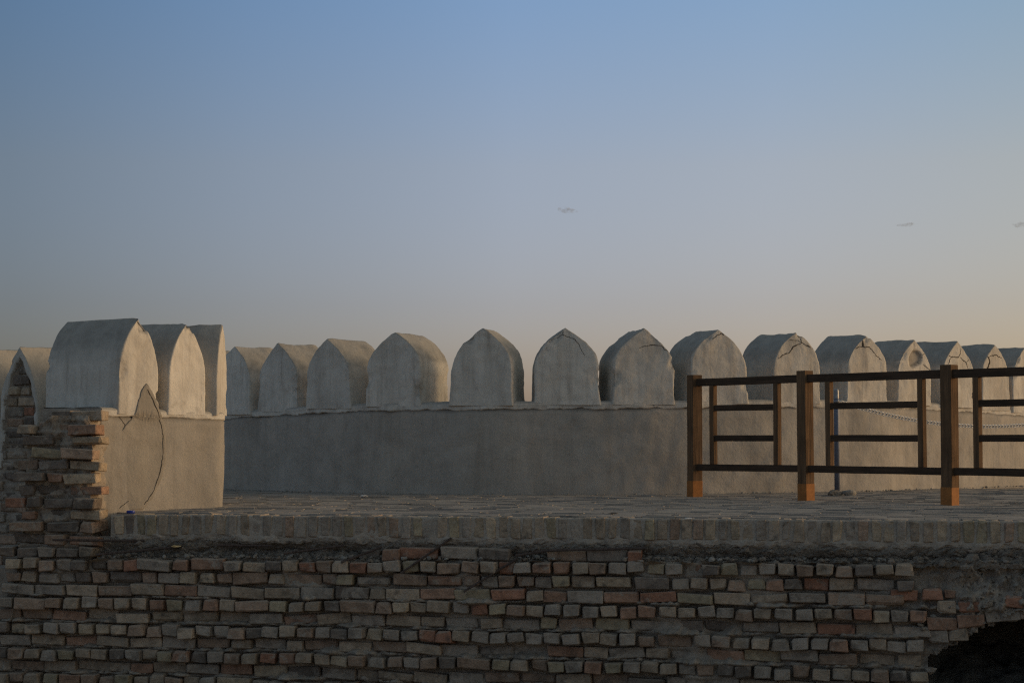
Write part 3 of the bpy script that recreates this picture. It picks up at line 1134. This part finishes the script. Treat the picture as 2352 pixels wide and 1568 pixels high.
Z4s = lambda x, y: ((1280 + x * 0.31893) * 0.9408, (760 + y * 0.31888) * 0.9408)
Z5s = lambda x, y: ((1880 + x * 0.31893) * 0.9408, (780 + y * 0.31888) * 0.9408)
CR = {  # merlon index -> list of (points, width)
    6: [([Z4s(*p) for p in ((190, 235), (245, 200), (297, 182), (345, 195), (385, 215), (415, 255), (440, 300), (465, 340))], 0.007), ([Z4s(297, 182), Z4s(298, 150)], 0.008)],
    7: [([Z4s(*p) for p in ((880, 280), (920, 265), (980, 258), (1050, 262), (1070, 290), (1105, 312), (1128, 300))], 0.008)],
    8: [([Z4s(*p) for p in ((1505, 168), (1555, 180), (1600, 218), (1640, 242), (1680, 266), (1712, 300))], 0.022), ([Z4s(*p) for p in ((1440, 215), (1480, 182), (1510, 170))], 0.012)],
    9: [([Z5s(*p) for p in ((60, 300), (110, 265), (150, 250), (180, 208), (238, 176), (232, 150), (216, 118))], 0.013), ([Z5s(*p) for p in ((150, 155), (212, 158), (238, 176))], 0.007),
        ([Z5s(*p) for p in ((238, 176), (300, 204), (340, 228), (360, 254), (385, 295))], 0.012)],
    10: [([Z5s(*p) for p in ((712, 160), (712, 208))], 0.026), ([Z5s(*p) for p in ((600, 265), (650, 228), (690, 208), (760, 211), (800, 262), (855, 312))], 0.010)],
    11: [([Z5s(*p) for p in ((1172, 342), (1225, 390))], 0.009), ([Z5s(*p) for p in ((1160, 268), (1190, 262))], 0.009)],
    12: [([Z5s(*p) for p in ((1368, 274), (1388, 286), (1440, 290), (1455, 260), (1463, 222))], 0.014), ([Z5s(*p) for p in ((1386, 288), (1362, 340))], 0.009),
         ([Z5s(*p) for p in ((1452, 286), (1500, 330), (1522, 385))], 0.010), ([Z5s(*p) for p in ((1500, 330), (1532, 298))], 0.008)],
    13: [([Z5s(*p) for p in ((1655, 275), (1672, 290), (1682, 320), (1668, 365), (1652, 385))], 0.030), ([Z5s(*p) for p in ((1672, 288), (1722, 268), (1775, 295))], 0.012)],
}
HWID = [0.62, 0.62, 0.63, 0.62, 0.64, 0.645, 0.652, 0.645, 0.655, 0.63, 0.63, 0.62, 0.62, 0.62, 0.60, 0.60]
for i, (x, y, za, zcl) in enumerate(pts):
    zb = zcl + 0.045
    t = Vector((math.cos(ang[i]), math.sin(ang[i]), 0))
    n = Vector((t.y, -t.x, 0))
    hole = None
    base = Vector((x, y, 0)) + n * 0.016
    if i == 11:
        hp = on_plane(*Z5s(1113, 296), base, n)
        hx, hz = (hp - base).dot(t), hp.z
        def hole(xx, zz, hx=hx, hz=hz):
            a = math.atan2(zz - hz, xx - hx)
            rad = 0.118 * (1 + 0.16 * math.sin(2 * a + 0.6) + 0.10 * math.sin(3 * a + 2))
            q = math.hypot((xx - hx) * 1.0, (zz - hz) * 1.15) / rad
            return 0.034 * clamp((1 - q) / 0.22) if q < 1 else 0.0
    m = make_merlon(W1, HWID[i], za - zb, 0.60 + 0.02 * math.sin(i * 2.3), (base.x, base.y, 0), ang[i], PROF_R if i in (5, 8, 9, 4) else PROF_A, i + 1, 1.0, hole, z_base=zb)
    if i in CR:
        tree = bvh_of(m)
        for k, (pl, wd) in enumerate(CR[i]):
            loc = []
            for (px, py) in pl:
                q = on_plane(px, py, base, n)
                loc.append(((q - base).dot(t), 0.0, q.z))
            crack(m, tree, loc, wd, i * 10 + k)

# ------------------------------------------------------------------ sunlit wall stub with three merlons
A2 = R(55)
P0 = at(231, 1100, 15.02); P0.z = 0
T2 = Vector((math.cos(A2), math.sin(A2), 0))
N2 = Vector((math.sin(A2), -math.cos(A2), 0))
W2 = root('crenellated_wall', 'sunlit wall stub with three pointed merlons and a clay repair patch near the broken pier', 'wall')
def run2(px):
    """distance along the straight part of the stub at image column px"""
    q = on_plane(px, 1000, P0, N2)
    return (q - P0).dot(T2)
s_end = run2(497)
L2 = []
for k in range(46):
    q = P0 + T2 * (s_end * k / 45)
    L2.append((q.x, q.y))
a_ = A2
q = P0 + T2 * s_end
for k in range(60):
    a_ = min(A2 + R(75), a_ + (R(7.5) if k < 5 else R(0.9)))
    q = q + Vector((math.cos(a_), math.sin(a_), 0)) * 0.03
    L2.append((q.x, q.y))
zc2 = [lerp(0.735, 0.712, clamp(k / 60)) for k in range(len(L2))]
curved_body(W2, 'clay_base', L2, lambda i: (-0.40, zc2[i] + 0.03), 0.0, 0.66, M['clay'], 0.7, 12.0, 30)
curved_body(W2, 'plaster_band', L2, lambda i: (zc2[i], zc2[i] + 0.070), 0.010, 0.68, M['plaster'], 0.7, 15.0, 10, 0.010, True)
# end wall closing the stub towards the pier
qa = P0 + N2 * 0.0
vv = [P0 + N2 * 0.005, P0 - N2 * 0.66]
V = []
for i in range(10):
    for j in range(24):
        p = vv[0].lerp(vv[1], i / 9)
        zz = lerp(-0.40, 0.80, j / 23)
        p = p - T2 * (0.004 + 0.02 * fb(p.x, p.y, zz, 6, 4) * min(1, i / 2))
        V.append((p.x, p.y, zz))
mk('broken_end', V, grid_faces(10, 24, flip=True), M['mortar'], W2)

def merlon2(pxl, pxr, apx, apy, a, w, d, prof, seed, back=0.0):
    t = Vector((math.cos(a), math.sin(a), 0))
    n = Vector((t.y, -t.x, 0))
    return t, n

for k, (pxc, apy, adeg, w, d) in enumerate(((315, 730, 55, 0.43, 0.83), (426, 741, 56, 0.43, 0.76), (510, 745, 88, 0.43, 0.70))):
    a = R(adeg)
    if k < 2:
        s = run2(pxc)
        c = P0 + T2 * s
    else:
        c = Vector((L2[51][0] - 0.025, L2[51][1], 0))
    t = Vector((math.cos(a), math.sin(a), 0))
    n = Vector((t.y, -t.x, 0))
    za = at(pxc, apy, c.y).z
    zb = 0.755
    base = c + n * 0.016
    m = make_merlon(W2, w, za - zb, d, (base.x, base.y, 0), a, PROF_L, 60 + k, 0.6, z_base=zb)

# repair patch: a thin skin of clay with a broken rim
PATCH = [(332, 880), (341, 892), (349, 906), (356, 922), (361, 936), (367, 950), (374, 966), (378, 985), (380, 1010), (380, 1040), (378, 1062), (373, 1085), (366, 1106), (356, 1126), (345, 1146), (334, 1160), (326, 1170),
         (300, 1172), (280, 1165), (270, 1130), (266, 1080), (266, 1040), (272, 1000), (288, 976), (303, 962), (308, 945), (313, 925), (319, 905), (325, 890)]
W2V, W2F = [], []
for o in list(W2.children):
    mw = Matrix.LocRotScale(o.location, o.rotation_euler, o.scale)
    o0 = len(W2V)
    W2V += [mw @ v.co for v in o.data.vertices]
    W2F += [[o0 + i for i in p.vertices] for p in o.data.polygons]
W2_TREE = BVHTree.FromPolygons(W2V, W2F)
rr = random.Random(5)
fine = []
for (a, b) in zip(PATCH, PATCH[1:] + PATCH[:1]):
    for k in range(3):
        jit = 0.6 if k else 0.0
        fine.append((lerp(a[0], b[0], k / 3) + rr.gauss(0, jit), lerp(a[1], b[1], k / 3) + rr.gauss(0, jit)))
cx_, cy_ = sum(p[0] for p in fine) / len(fine), sum(p[1] for p in fine) / len(fine)
V, F = [], []
npp = len(fine)
rings = [(1.0, -0.004), (0.994, 0.006), (0.97, 0.008)] + [(k / 12, 0.008) for k in range(11, 0, -1)]
for (k, off) in rings:
    for (sx_, sy_) in fine:
        edge = clamp((sx_ - 262) / 60) if sy_ > 985 else 1.0       # the left side is trowelled into the wall
        of = lerp(-0.012, off, clamp(edge + (1 - k) * 1.3))
        q = on_plane(lerp(cx_, sx_, k), lerp(cy_, sy_, k), P0, N2)
        hit = W2_TREE.ray_cast(q + N2 * 0.4, -N2)
        base_ = hit[0] if hit[0] is not None else q
        V.append(tuple(base_ + N2 * of))
for r_ in range(len(rings) - 1):
    for i in range(npp):
        a, b = r_ * npp + i, r_ * npp + (i + 1) % npp
        F.append((a, a + npp, b + npp, b))
F.append(tuple((len(rings) - 1) * npp + i for i in range(npp))[::-1])
bm = bmesh.new()
bv = [bm.verts.new(v) for v in V]
for f in F:
    bm.faces.new([bv[i] for i in f])
bmesh.ops.recalc_face_normals(bm, faces=bm.faces)
me = bpy.data.meshes.new('repair_patch')
bm.to_mesh(me)
bm.free()
for p in me.polygons:
    p.use_smooth = True
me.materials.append(M['patch'])
po = bpy.data.objects.new('repair_patch', me)
COL.objects.link(po)
po.parent = W2
po['label'] = 'darker clay repair patch with a cracked rim'

def wall_crack(parent, pl, w, seed, off=0.05):
    """crack ribbon lying just over the plane of the stub"""
    rr = random.Random(seed)
    P = []
    for a, b in zip(pl[:-1], pl[1:]):
        n = 4
        for k in range(n):
            P.append((lerp(a[0], b[0], k / n) + rr.gauss(0, 0.5), lerp(a[1], b[1], k / n) + rr.gauss(0, 0.5)))
    P.append(pl[-1])
    tree = PATCH_TREE
    V, F = [], []
    for i, p in enumerate(P):
        q = on_plane(p[0], p[1], P0 + N2 * 0.038, N2)
        a = on_plane(*P[max(i - 1, 0)], P0 + N2 * 0.038, N2)
        b = on_plane(*P[min(i + 1, len(P) - 1)], P0 + N2 * 0.038, N2)
        d = (b - a).normalized()
        s = d.cross(N2)
        ww = w * rr.uniform(0.5, 1.3)
        for sg in (-1, 1):
            e = q + s * ww * 0.5 * sg
            hit = tree.ray_cast(e + N2 * 0.5, -N2)
            if hit[0] is not None:
                e = hit[0] + N2 * 0.0025
            V.append(tuple(e))
    for i in range(len(P) - 1):
        F.append((2 * i, 2 * i + 1, 2 * i + 3, 2 * i + 2))
    return mk('crack', V, F, M['crack'], parent, False)

tv, tf = [], []
for o in list(W2.children):
    mw = Matrix.LocRotScale(o.location, o.rotation_euler, o.scale)
    o0 = len(tv)
    tv += [mw @ v.co for v in o.data.vertices]
    tf += [[o0 + i for i in p.vertices] for p in o.data.polygons]
PATCH_TREE = BVHTree.FromPolygons(tv, tf)
wall_crack(W2, [(341, 893), (352, 914), (360, 934), (369, 955), (376, 975), (380, 1000), (380.5, 1040), (377, 1066), (370, 1095), (358, 1124), (345, 1147), (336, 1158)], 0.0065, 1)
wall_crack(W2, [(283, 958), (290, 966), (296, 976)], 0.006, 2)
wall_crack(W2, [(284, 1166), (296, 1156), (304, 1150)], 0.004, 3)

# ------------------------------------------------------------------ far ruined wall at the left edge
A3 = R(-30)
T3 = Vector((math.cos(A3), math.sin(A3), 0))
N3 = Vector((math.sin(A3), -math.cos(A3), 0))
P3 = at(42, 1000, 17.5); P3.z = 0
W3 = root('ruined_wall', 'far ruined brick wall whose pointed merlon shows its brick core, behind the pier', 'wall', P3, A3)
za3 = at(42, 794, 17.5).z
W3W = 0.46
def hole3(xx, zz):
    h = (zz - 0.30) / (za3 - 0.30)
    if zz > za3 - 0.075:
        return 0.0
    lim = interp(PROF_L, clamp(h + 0.05)) * W3W / 2 - 0.026 + 0.030 * fb(xx, zz, 3, 9, 3)
    q = (lim - abs(xx)) / 0.045
    return 0.055 * clamp(q)
make_merlon(W3, W3W, za3 - 0.30, 0.75, (0, 0, 0), 0, PROF_L, 80, 0.9, hole3, [M['plaster'], M['mortar']], z_base=0.30)
make_merlon(W3, W3W + 0.02, za3 - 0.30, 0.75, (-0.60, 0.02, 0), R(2), PROF_L, 81, 0.9, None, z_base=0.30)
make_merlon(W3, W3W + 0.02, za3 - 0.32, 0.75, (0.62, 0.0, 0), R(-2), PROF_L, 82, 0.9, None, z_base=0.30)
# brick face of the wall below
vs = []
nuu, nzz = 150, 120
for i in range(nuu):
    uu = lerp(-1.1, 1.1, i / (nuu - 1))
    for j in range(nzz):
        zz = lerp(-1.42, 0.52, j / (nzz - 1))
        kk = zz / 0.0945
        fr = abs(kk - round(kk)) * 2
        vs.append((uu, -(-0.035 + 0.02 * fr ** 3 + 0.02 * fb(uu, zz, 1, 7, 4) + 0.008 * fb(uu, zz, 4, 26, 3)), zz))
mk('mortar_core', vs, grid_faces(nuu, nzz), M['mortar'], W3)
mk('wall_body', *box_vf(-1.1, 1.1, 0.06, 0.72, -1.42, 0.50), M['mortar'], W3, False)
rng = random.Random(77)
for k in range(-13, 15):
    zc_ = 0.047 + 0.0945 * k
    h = (zc_ + 0.035 - 0.30) / (za3 - 0.30)
    if zc_ < 0.46:
        ul, ur = -0.62, 0.42
    else:
        lim = interp(PROF_L, clamp(h + 0.05)) * W3W / 2 - 0.035
        if lim < 0.03:
            continue
        ul, ur = -lim, lim
    uu = ul + (rng.uniform(-0.1, 0.0) if zc_ < 0.46 else 0)
    while uu < ur - 0.04:
        w = rng.choice((0.11, 0.11, 0.20))
        if uu + w > ur:
            if zc_ >= 0.46:
                w = max(0.05, ur - uu)
        link('brick', rng.choice(SMAL), W3, (uu + w / 2, 0.012 + rng.gauss(0, 0.010) + (0.02 if zc_ >= 0.46 else 0), zc_ + rng.gauss(0, 0.003)),
             (rng.gauss(0, 0.03), rng.gauss(0, 0.02), rng.gauss(0, 0.04)), (w / 0.20, 1, rng.uniform(0.92, 1.06)), pick_mat(rng, [3, 3, 0.1, 9, 0.4, 4, 0.3, 0.8]))
        uu += w + rng.uniform(0.006, 0.018)

# ------------------------------------------------------------------ wooden fence
FP = [Vector((1.783, 19.15, 0)), Vector((2.684, 17.95, 0)), Vector((3.708, 16.62, 0)), Vector((4.70, 15.32, 0))]
fa = math.atan2(FP[2].y - FP[0].y, FP[2].x - FP[0].x)
fence = root('fence', 'dark wooden railing fence with square posts crossing the terrace', 'fence', FP[0], fa)
def fl(p):
    d = p - FP[0]
    return d.x * math.cos(fa) + d.y * math.sin(fa), -d.x * math.sin(fa) + d.y * math.cos(fa)

def timber(name, x0, x1, y0, y1, z0, z1, mat, parent, axis='z', bev=0.004, loc=(0, 0, 0), rz=0.0, ry=0.0):
    """bevelled beam; its mesh runs along local z so that the grain follows it"""
    dx, dy, dz_ = x1 - x0, y1 - y0, z1 - z0
    if axis == 'x':
        L, a, b = dx, dz_, dy
    else:
        L, a, b = dz_, dx, dy
    bm = bmesh.new()
    bmesh.ops.create_cube(bm, size=1.0)
    for v in bm.verts:
        v.co = Vector((v.co.x * a, v.co.y * b, v.co.z * L))
    bmesh.ops.subdivide_edges(bm, edges=[e for e in bm.edges if abs(e.verts[0].co.z - e.verts[1].co.z) > 0.5 * L], cuts=5)
    bmesh.ops.bevel(bm, geom=[e for e in bm.edges if e.calc_face_angle(0) > 1.0], offset=bev, segments=1, affect='EDGES')
    s0 = random.random() * 100
    for v in bm.verts:
        v.co.x += 0.003 * noise.noise(Vector((s0, 0, v.co.z * 1.5)))
        v.co.y += 0.003 * noise.noise(Vector((s0 + 9, 0, v.co.z * 1.5)))
    me = bpy.data.meshes.new(name)
    bm.to_mesh(me)
    bm.free()
    me.materials.append(mat)
    o = bpy.data.objects.new(name, me)
    COL.objects.link(o)
    o.parent = parent
    c = Vector(((x0 + x1) / 2, (y0 + y1) / 2, (z0 + z1) / 2)) + Vector(loc)
    o.location = c
    if axis == 'x':
        o.rotation_euler = (0, R(90) + ry, rz)
    else:
        o.rotation_euler = (0, ry, rz)
    return o

PW = 0.11
ptw = [R(-11), R(0), R(5), R(0)]
locs = [fl(p) for p in FP]
for i, (lx, ly) in enumerate(locs):
    h = 1.185 + (0.0, 0.0, 0.004, 0)[i]
    p = timber('post', -PW / 2, PW / 2, -PW / 2, PW / 2, 0.13, h, M['wood'], fence, loc=(lx, ly, 0), rz=ptw[i], ry=R((0.3, -0.35, 0.25, 0)[i]))
    ft = timber('post_foot', -PW / 2 - 0.002, PW / 2 + 0.002, -PW / 2 - 0.002, PW / 2 + 0.002, -0.01, 0.155, M['foot'], p)
    ft.location = (0, 0, 0.0725 - (0.13 + h) / 2)
for i in range(3):
    (xa, ya), (xb, yb) = locs[i], locs[i + 1]
    rz = math.atan2(yb - ya, xb - xa)
    L = math.hypot(xb - xa, yb - ya)
    sub = bpy.data.objects.new  # panel pieces are placed along the line between two posts
    def along(s, dy=0.0):
        return xa + math.cos(rz) * s - math.sin(rz) * dy, ya + math.sin(rz) * s + math.cos(rz) * dy
    def rail(z, th, s0, s1, dep=0.045, dy=0.0, sag=0.0):
        mx, my = along((s0 + s1) / 2, dy)
        o = timber('rail', -(s1 - s0) / 2, (s1 - s0) / 2, -dep / 2, dep / 2, -th / 2, th / 2, M['wood_h'], fence, 'x', loc=(mx, my, z), rz=rz, ry=sag)
    g0, g1 = PW / 2 - 0.012, L - PW / 2 + 0.012
    rail(1.112, 0.072, g0, g1, 0.050, sag=R(random.uniform(-0.2, 0.2)))
    rail(0.288, 0.064, g0, g1, 0.050, sag=R(random.uniform(-0.2, 0.2)))
    sA, sB = (0.27, L - 0.36) if i == 0 else ((0.30, L - 0.30) if i == 1 else (0.30, L - 0.30))
    for s in (sA, sB):
        mx, my = along(s)
        timber('stile', -0.030, 0.030, -0.027, 0.027, 0.318, 1.078, M['wood'], fence, loc=(mx, my, 0), rz=rz)
    rail(0.858, 0.058, sA + 0.03, sB - 0.03, 0.036)
    rail(0.568, 0.058, sA + 0.03, sB - 0.03, 0.036)

# ------------------------------------------------------------------ chain post and chain
def lathe(profile, n=20):
    V, F = [], []
    for (r_, z) in profile:
        for k in range(n):
            a = 2 * math.pi * k / n
            V.append((r_ * math.cos(a), r_ * math.sin(a), z))
    for i in range(len(profile) - 1):
        for k in range(n):
            F.append((i * n + k, i * n + (k + 1) % n, (i + 1) * n + (k + 1) % n, (i + 1) * n + k))
    F.append(tuple(range(n))[::-1])
    F.append(tuple((len(profile) - 1) * n + k for k in range(n)))
    return V, F

cp = at(1923, 1137, 19.5); cp.z = 0
post = root('chain_post', 'thin blue metal post with steel cap behind the wooden fence', 'post', cp)
mk('shaft', *lathe([(0.027, -0.02), (0.027, 0.955), (0.020, 0.965)]), M['blue'], post)
mk('cap', *lathe([(0.026, 0.962), (0.026, 0.966), (0.024, 0.972), (0.024, 1.040), (0.021, 1.052), (0.010, 1.058)]), M['steel'], post)
mk('chain_eye', *lathe([(0.031, 0.925), (0.033, 0.932), (0.031, 0.940)]), M['steel'], post)
rng = random.Random(9)
v, f = rock_vf(0.075, rng, 2)
fo = mk('concrete_footing', v, f, M['rubble'], post, False, loc=(-0.03, -0.02, 0.02))
v, f = rock_vf(0.055, rng, 2)
st = mk('stone', v, f, M['stone'], None, True, loc=(cp.x + 0.11, cp.y - 0.05, 0.025))
tag(st, 'small pale stone at the foot of the blue chain post', 'stone')

c0 = cp + Vector((0.03, -0.01, 0.93))
c1 = at(2640, 905, 21.9)
Lc = (c1 - c0).length
vs, fs = [], []
nl = int(Lc / 0.044)
def chain_p(t):
    p = c0.lerp(c1, t)
    p.z -= 0.30 * (1 - (2 * t - 1) ** 2)
    return p
def tube_ring(path, r_, n=5, closed=True):
    V, F = [], []
    m = len(path)
    for i, p in enumerate(path):
        a, b = path[(i - 1) % m], path[(i + 1) % m]
        d = (b - a).normalized()
        s = d.cross(Vector((0.3, 0.2, 0.93))).normalized()
        w_ = d.cross(s)
        for k in range(n):
            an = 2 * math.pi * k / n
            V.append(p + s * r_ * math.cos(an) + w_ * r_ * math.sin(an))
    for i in range(m if closed else m - 1):
        for k in range(n):
            F.append((i * n + k, i * n + (k + 1) % n, ((i + 1) % m) * n + (k + 1) % n, ((i + 1) % m) * n + k))
    return V, F
for k in range(nl):
    t = (k + 0.5) / nl
    p, q = chain_p(t), chain_p(min(1, t + 0.01))
    d = (q - p).normalized()
    s = d.cross(Vector((0, 0, 1))).normalized()
    w_ = s.cross(d)
    if k % 2:
        s, w_ = (s * 0.5 + w_ * 0.87), s
    else:
        s = (w_ * 0.8 + s * 0.6).normalized()
        s = s
    path = [p + d * 0.031 * math.cos(a) + s * 0.018 * math.sin(a) for a in (2 * math.pi * j / 10 for j in range(10))]
    V, F = tube_ring(path, 0.0055)
    o0 = len(vs)
    vs += V
    fs += [[i + o0 for i in f] for f in F]
ch = root('chain', 'pale link chain hanging from the blue post behind the fence', 'chain', c0)
lk = mk('links', [v - c0 for v in vs], fs, M['chain'], ch)
lk['kind'] = 'stuff'

# ------------------------------------------------------------------ reinforcing rods and small litter
def rod(p, q, r_, bend=0.0, label='', rib=True):
    n = int((q - p).length / 0.008)
    path = []
    for k in range(n + 1):
        t = k / n
        c = p.lerp(q, t)
        c.z += bend * math.sin(math.pi * t)
        path.append(c)
    V, F = [], []
    m = 8
    d0 = (q - p).normalized()
    s = d0.cross(Vector((0, 0, 1))).normalized()
    w_ = d0.cross(s)
    for i, c in enumerate(path):
        rr_ = r_ * (1.18 if (rib and i % 2) else 1.0)
        for k in range(m):
            a = 2 * math.pi * k / m
            V.append(c - p + s * rr_ * math.cos(a) + w_ * rr_ * math.sin(a))
    for i in range(len(path) - 1):
        for k in range(m):
            F.append((i * m + k, (i + 1) * m + k, (i + 1) * m + (k + 1) % m, i * m + (k + 1) % m))
    F.append(tuple(range(m)))
    F.append(tuple((len(path) - 1) * m + k for k in range(m))[::-1])
    o = mk('steel_rod', V, F, M['rust'], None, False, loc=p)
    tag(o, label, 'rod', 'rusty rods lying on the ledge')
    return o

def zp(x, y, off, v):
    cx, cy = (off[0] + x * 0.29787) * 0.9408, (off[1] + y * 0.29787) * 0.9408
    return on_plane(cx, cy, O_WALL + N_W * v, N_W)
Z2 = (0, 1200)
rod(zp(430, 393, Z2, 0.20), zp(1185, 402, Z2, -0.02), 0.0085, 0, 'level rusty rod sticking out across the foot of the broken pier')
rod(zp(785, 515, Z2, 0.16), zp(1490, 447, Z2, 0.02), 0.0085, 0, 'rusty rod sloping up to the crumpled gold foil on the ledge')
rod(zp(1780, 437, Z2, 0.06), zp(2228, 442, Z2, 0.04), 0.008, 0, 'short dark rod lying level in the hollow below the edge bricks')
rod(zp(310, 505, Z6, 0.12), zp(805, 438, Z6, 0.03), 0.008, 0, 'rusty rod rising gently over concrete, second from the gold foil')
rod(zp(780, 578, Z6, 0.14), zp(1115, 450, Z6, 0.03), 0.008, 0, 'rusty rod slanting up behind the orange loose brick')
rod(zp(1268, 668, Z6, 0.17), zp(1685, 378, Z6, 0.02), 0.0075, 0, 'steep thin rod leaning across the loose red brick on the ledge')
rod(zp(1785, 818, Z6, 0.19), zp(2235, 540, Z6, 0.08), 0.0075, 0, 'rod leaning down the brick face below the grey loose brick')
rod(zp(195, 522, Z7, 0.12), zp(480, 478, Z7, 0.10), 0.009, 0.0, 'short rod end rising from the ledge beside the longest rod')
rod(zp(470, 480, Z7, 0.115), zp(1262, 462, Z7, 0.06), 0.009, 0, 'longest rod, lying level on top of the loose bricks')
sp, sq = zp(1680, 420, Z7, 0.05), zp(1762, 468, Z7, 0.10)
o = rod(sp, sq, 0.009, 0, 'x', False)
o.name = 'wood_stick'
o.data.materials[0] = M['stick']
tag(o, 'short dark wood stick poking out of the rubble under the edge bricks', 'stick')
del o['group']

# blue lid on the edge course
lp = on_plane(300, 1171, O_WALL - N_W * 0.05, N_W)
prof = [(0.0285, 0.0), (0.031, 0.002), (0.031, 0.015), (0.029, 0.020), (0.024, 0.0215), (0.010, 0.022)]
V, F = lathe(prof, 36)
V = [(x * (1.015 if (i % 36) % 2 else 1), y * (1.015 if (i % 36) % 2 else 1), z) for i, (x, y, z) in enumerate(V)]
cap = mk('bottle_lid', V, F, M['cap'], None, True, loc=(lp.x, lp.y, 0.002))
tag(cap, 'round blue plastic lid lying on the terrace edge at the foot of the sunlit stub', 'lid')

def crumple(name, s, mat, loc, label, cat, seed, flat=0.5):
    rr = random.Random(seed)
    bm = bmesh.new()
    bmesh.ops.create_icosphere(bm, subdivisions=2, radius=1.0)
    for v in bm.verts:
        k = rr.uniform(0.6, 1.25)
        v.co = Vector((v.co.x * s[0] * k, v.co.y * s[1] * k, v.co.z * s[2] * k))
    me = bpy.data.meshes.new(name)
    bm.to_mesh(me)
    bm.free()
    me.materials.append(mat)
    o = bpy.data.objects.new(name, me)
    COL.objects.link(o)
    o.location = loc
    return tag(o, label, cat)
fp = on_plane(404, 1254, O_WALL + N_W * 0.055, N_W)
crumple('foil_wrapper', (0.035, 0.012, 0.009), M['foil'], fp, 'crumpled gold foil wrapper at the end of a rusty rod on the ledge', 'wrapper', 3)
wp = at(835, 1134, 18.9)
crumple('paper_scrap', (0.035, 0.02, 0.012), M['paper'], (wp.x, wp.y, 0.012), 'crumpled white paper scrap at the foot of the battlement wall', 'paper', 4)
k1 = at(1575, 1183, 14.2)
crumple('paper_scrap', (0.028, 0.010, 0.006), M['paper'], on_plane(1580, 1190, O_WALL - N_W * 0.10, N_W), 'small pale scrap lying near the terrace edge below the fence', 'paper', 5)
tw = on_plane(1408, 1178, O_WALL - N_W * 0.6, N_W)
crumple('wood_chip', (0.035, 0.008, 0.005), M['stick'], (tw.x, tw.y, 0.008), 'dark wood chip lying in the middle of the paving', 'chip', 6)

# grit on the paving
rng = random.Random(91)
vs, fs = [], []
for _ in range(110):
    uu, yy = rng.uniform(0.1, 8.2), rng.uniform(0.1, 5.5)
    v, f = rock_vf(0.003 + 0.007 * rng.random() ** 2, rng)
    o0 = len(vs)
    vs += [p + Vector((uu, yy, 0.006)) for p in v]
    fs += [[i + o0 for i in q] for q in f]
for _ in range(240):                      # crumbs along the foot of the battlement wall
    i = rng.randrange(20, len(line) - 20)
    fr = offset_line(line[i - 1:i + 2])[1]
    q = fr[0] + fr[2] * (0.03 + 0.10 * rng.random() ** 2) - O_WALL
    uu, yy = q.dot(T_W), -q.dot(N_W)
    v, f = rock_vf(0.004 + 0.014 * rng.random() ** 3, rng)
    o0 = len(vs)
    vs += [p + Vector((uu, yy, 0.006)) for p in v]
    fs += [[i_ + o0 for i_ in q_] for q_ in f]
gr = mk('grit', vs, fs, M['stone'], terrace, False)
gr['kind'] = 'stuff'

# ------------------------------------------------------------------ small wisps of cloud
def cloud_mat():
    m = bpy.data.materials.new('cloud_wisp')
    m.use_nodes = True
    t = m.node_tree
    t.nodes.clear()
    out = t.nodes.new('ShaderNodeOutputMaterial')
    vol = t.nodes.new('ShaderNodeVolumePrincipled')
    vol.inputs['Color'].default_value = (0.62, 0.66, 0.72, 1)
    tc = t.nodes.new('ShaderNodeTexCoord')
    nz_ = t.nodes.new('ShaderNodeTexNoise')
    nz_.inputs['Scale'].default_value = 0.35
    nz_.inputs['Detail'].default_value = 4
    t.links.new(tc.outputs['Object'], nz_.inputs['Vector'])
    rp = t.nodes.new('ShaderNodeMapRange')
    rp.inputs['From Min'].default_value = 0.45
    rp.inputs['From Max'].default_value = 0.75
    rp.inputs['To Max'].default_value = 0.26
    t.links.new(nz_.outputs['Fac'], rp.inputs['Value'])
    t.links.new(rp.outputs['Result'], vol.inputs['Density'])
    t.links.new(vol.outputs['Volume'], out.inputs['Volume'])
    return m
CM = cloud_mat()
def cloud(px, py, wpx, hpx, label, seed):
    Y = 1500.0
    p = at(px, py, Y)
    k = Y / FPX
    rr = random.Random(seed)
    bm = bmesh.new()
    bmesh.ops.create_icosphere(bm, subdivisions=3, radius=1.0)
    for v in bm.verts:
        n = 1 + 0.4 * noise.noise(v.co * 1.7 + Vector((seed, 0, 0)))
        v.co = Vector((v.co.x * wpx * k / 2 * n, v.co.y * 3.5 * n, v.co.z * hpx * k / 2 * n))
    me = bpy.data.meshes.new('cloud')
    bm.to_mesh(me)
    bm.free()
    me.materials.append(CM)
    o = bpy.data.objects.new('cloud', me)
    COL.objects.link(o)
    o.location = p
    o.rotation_euler = (0, R(6 if seed == 1 else -3), 0)
    tag(o, label, 'cloud', 'small wisps of cloud')
cloud(1302, 483, 48, 14, 'small grey wisp of cloud alone in the middle of the sky', 1)
cloud(2082, 516, 44, 9, 'faint thin wisp of cloud above the hollowed merlon and fence', 2)
cloud(2342, 516, 38, 12, 'small grey wisp of cloud cut by the right-hand picture edge', 3)
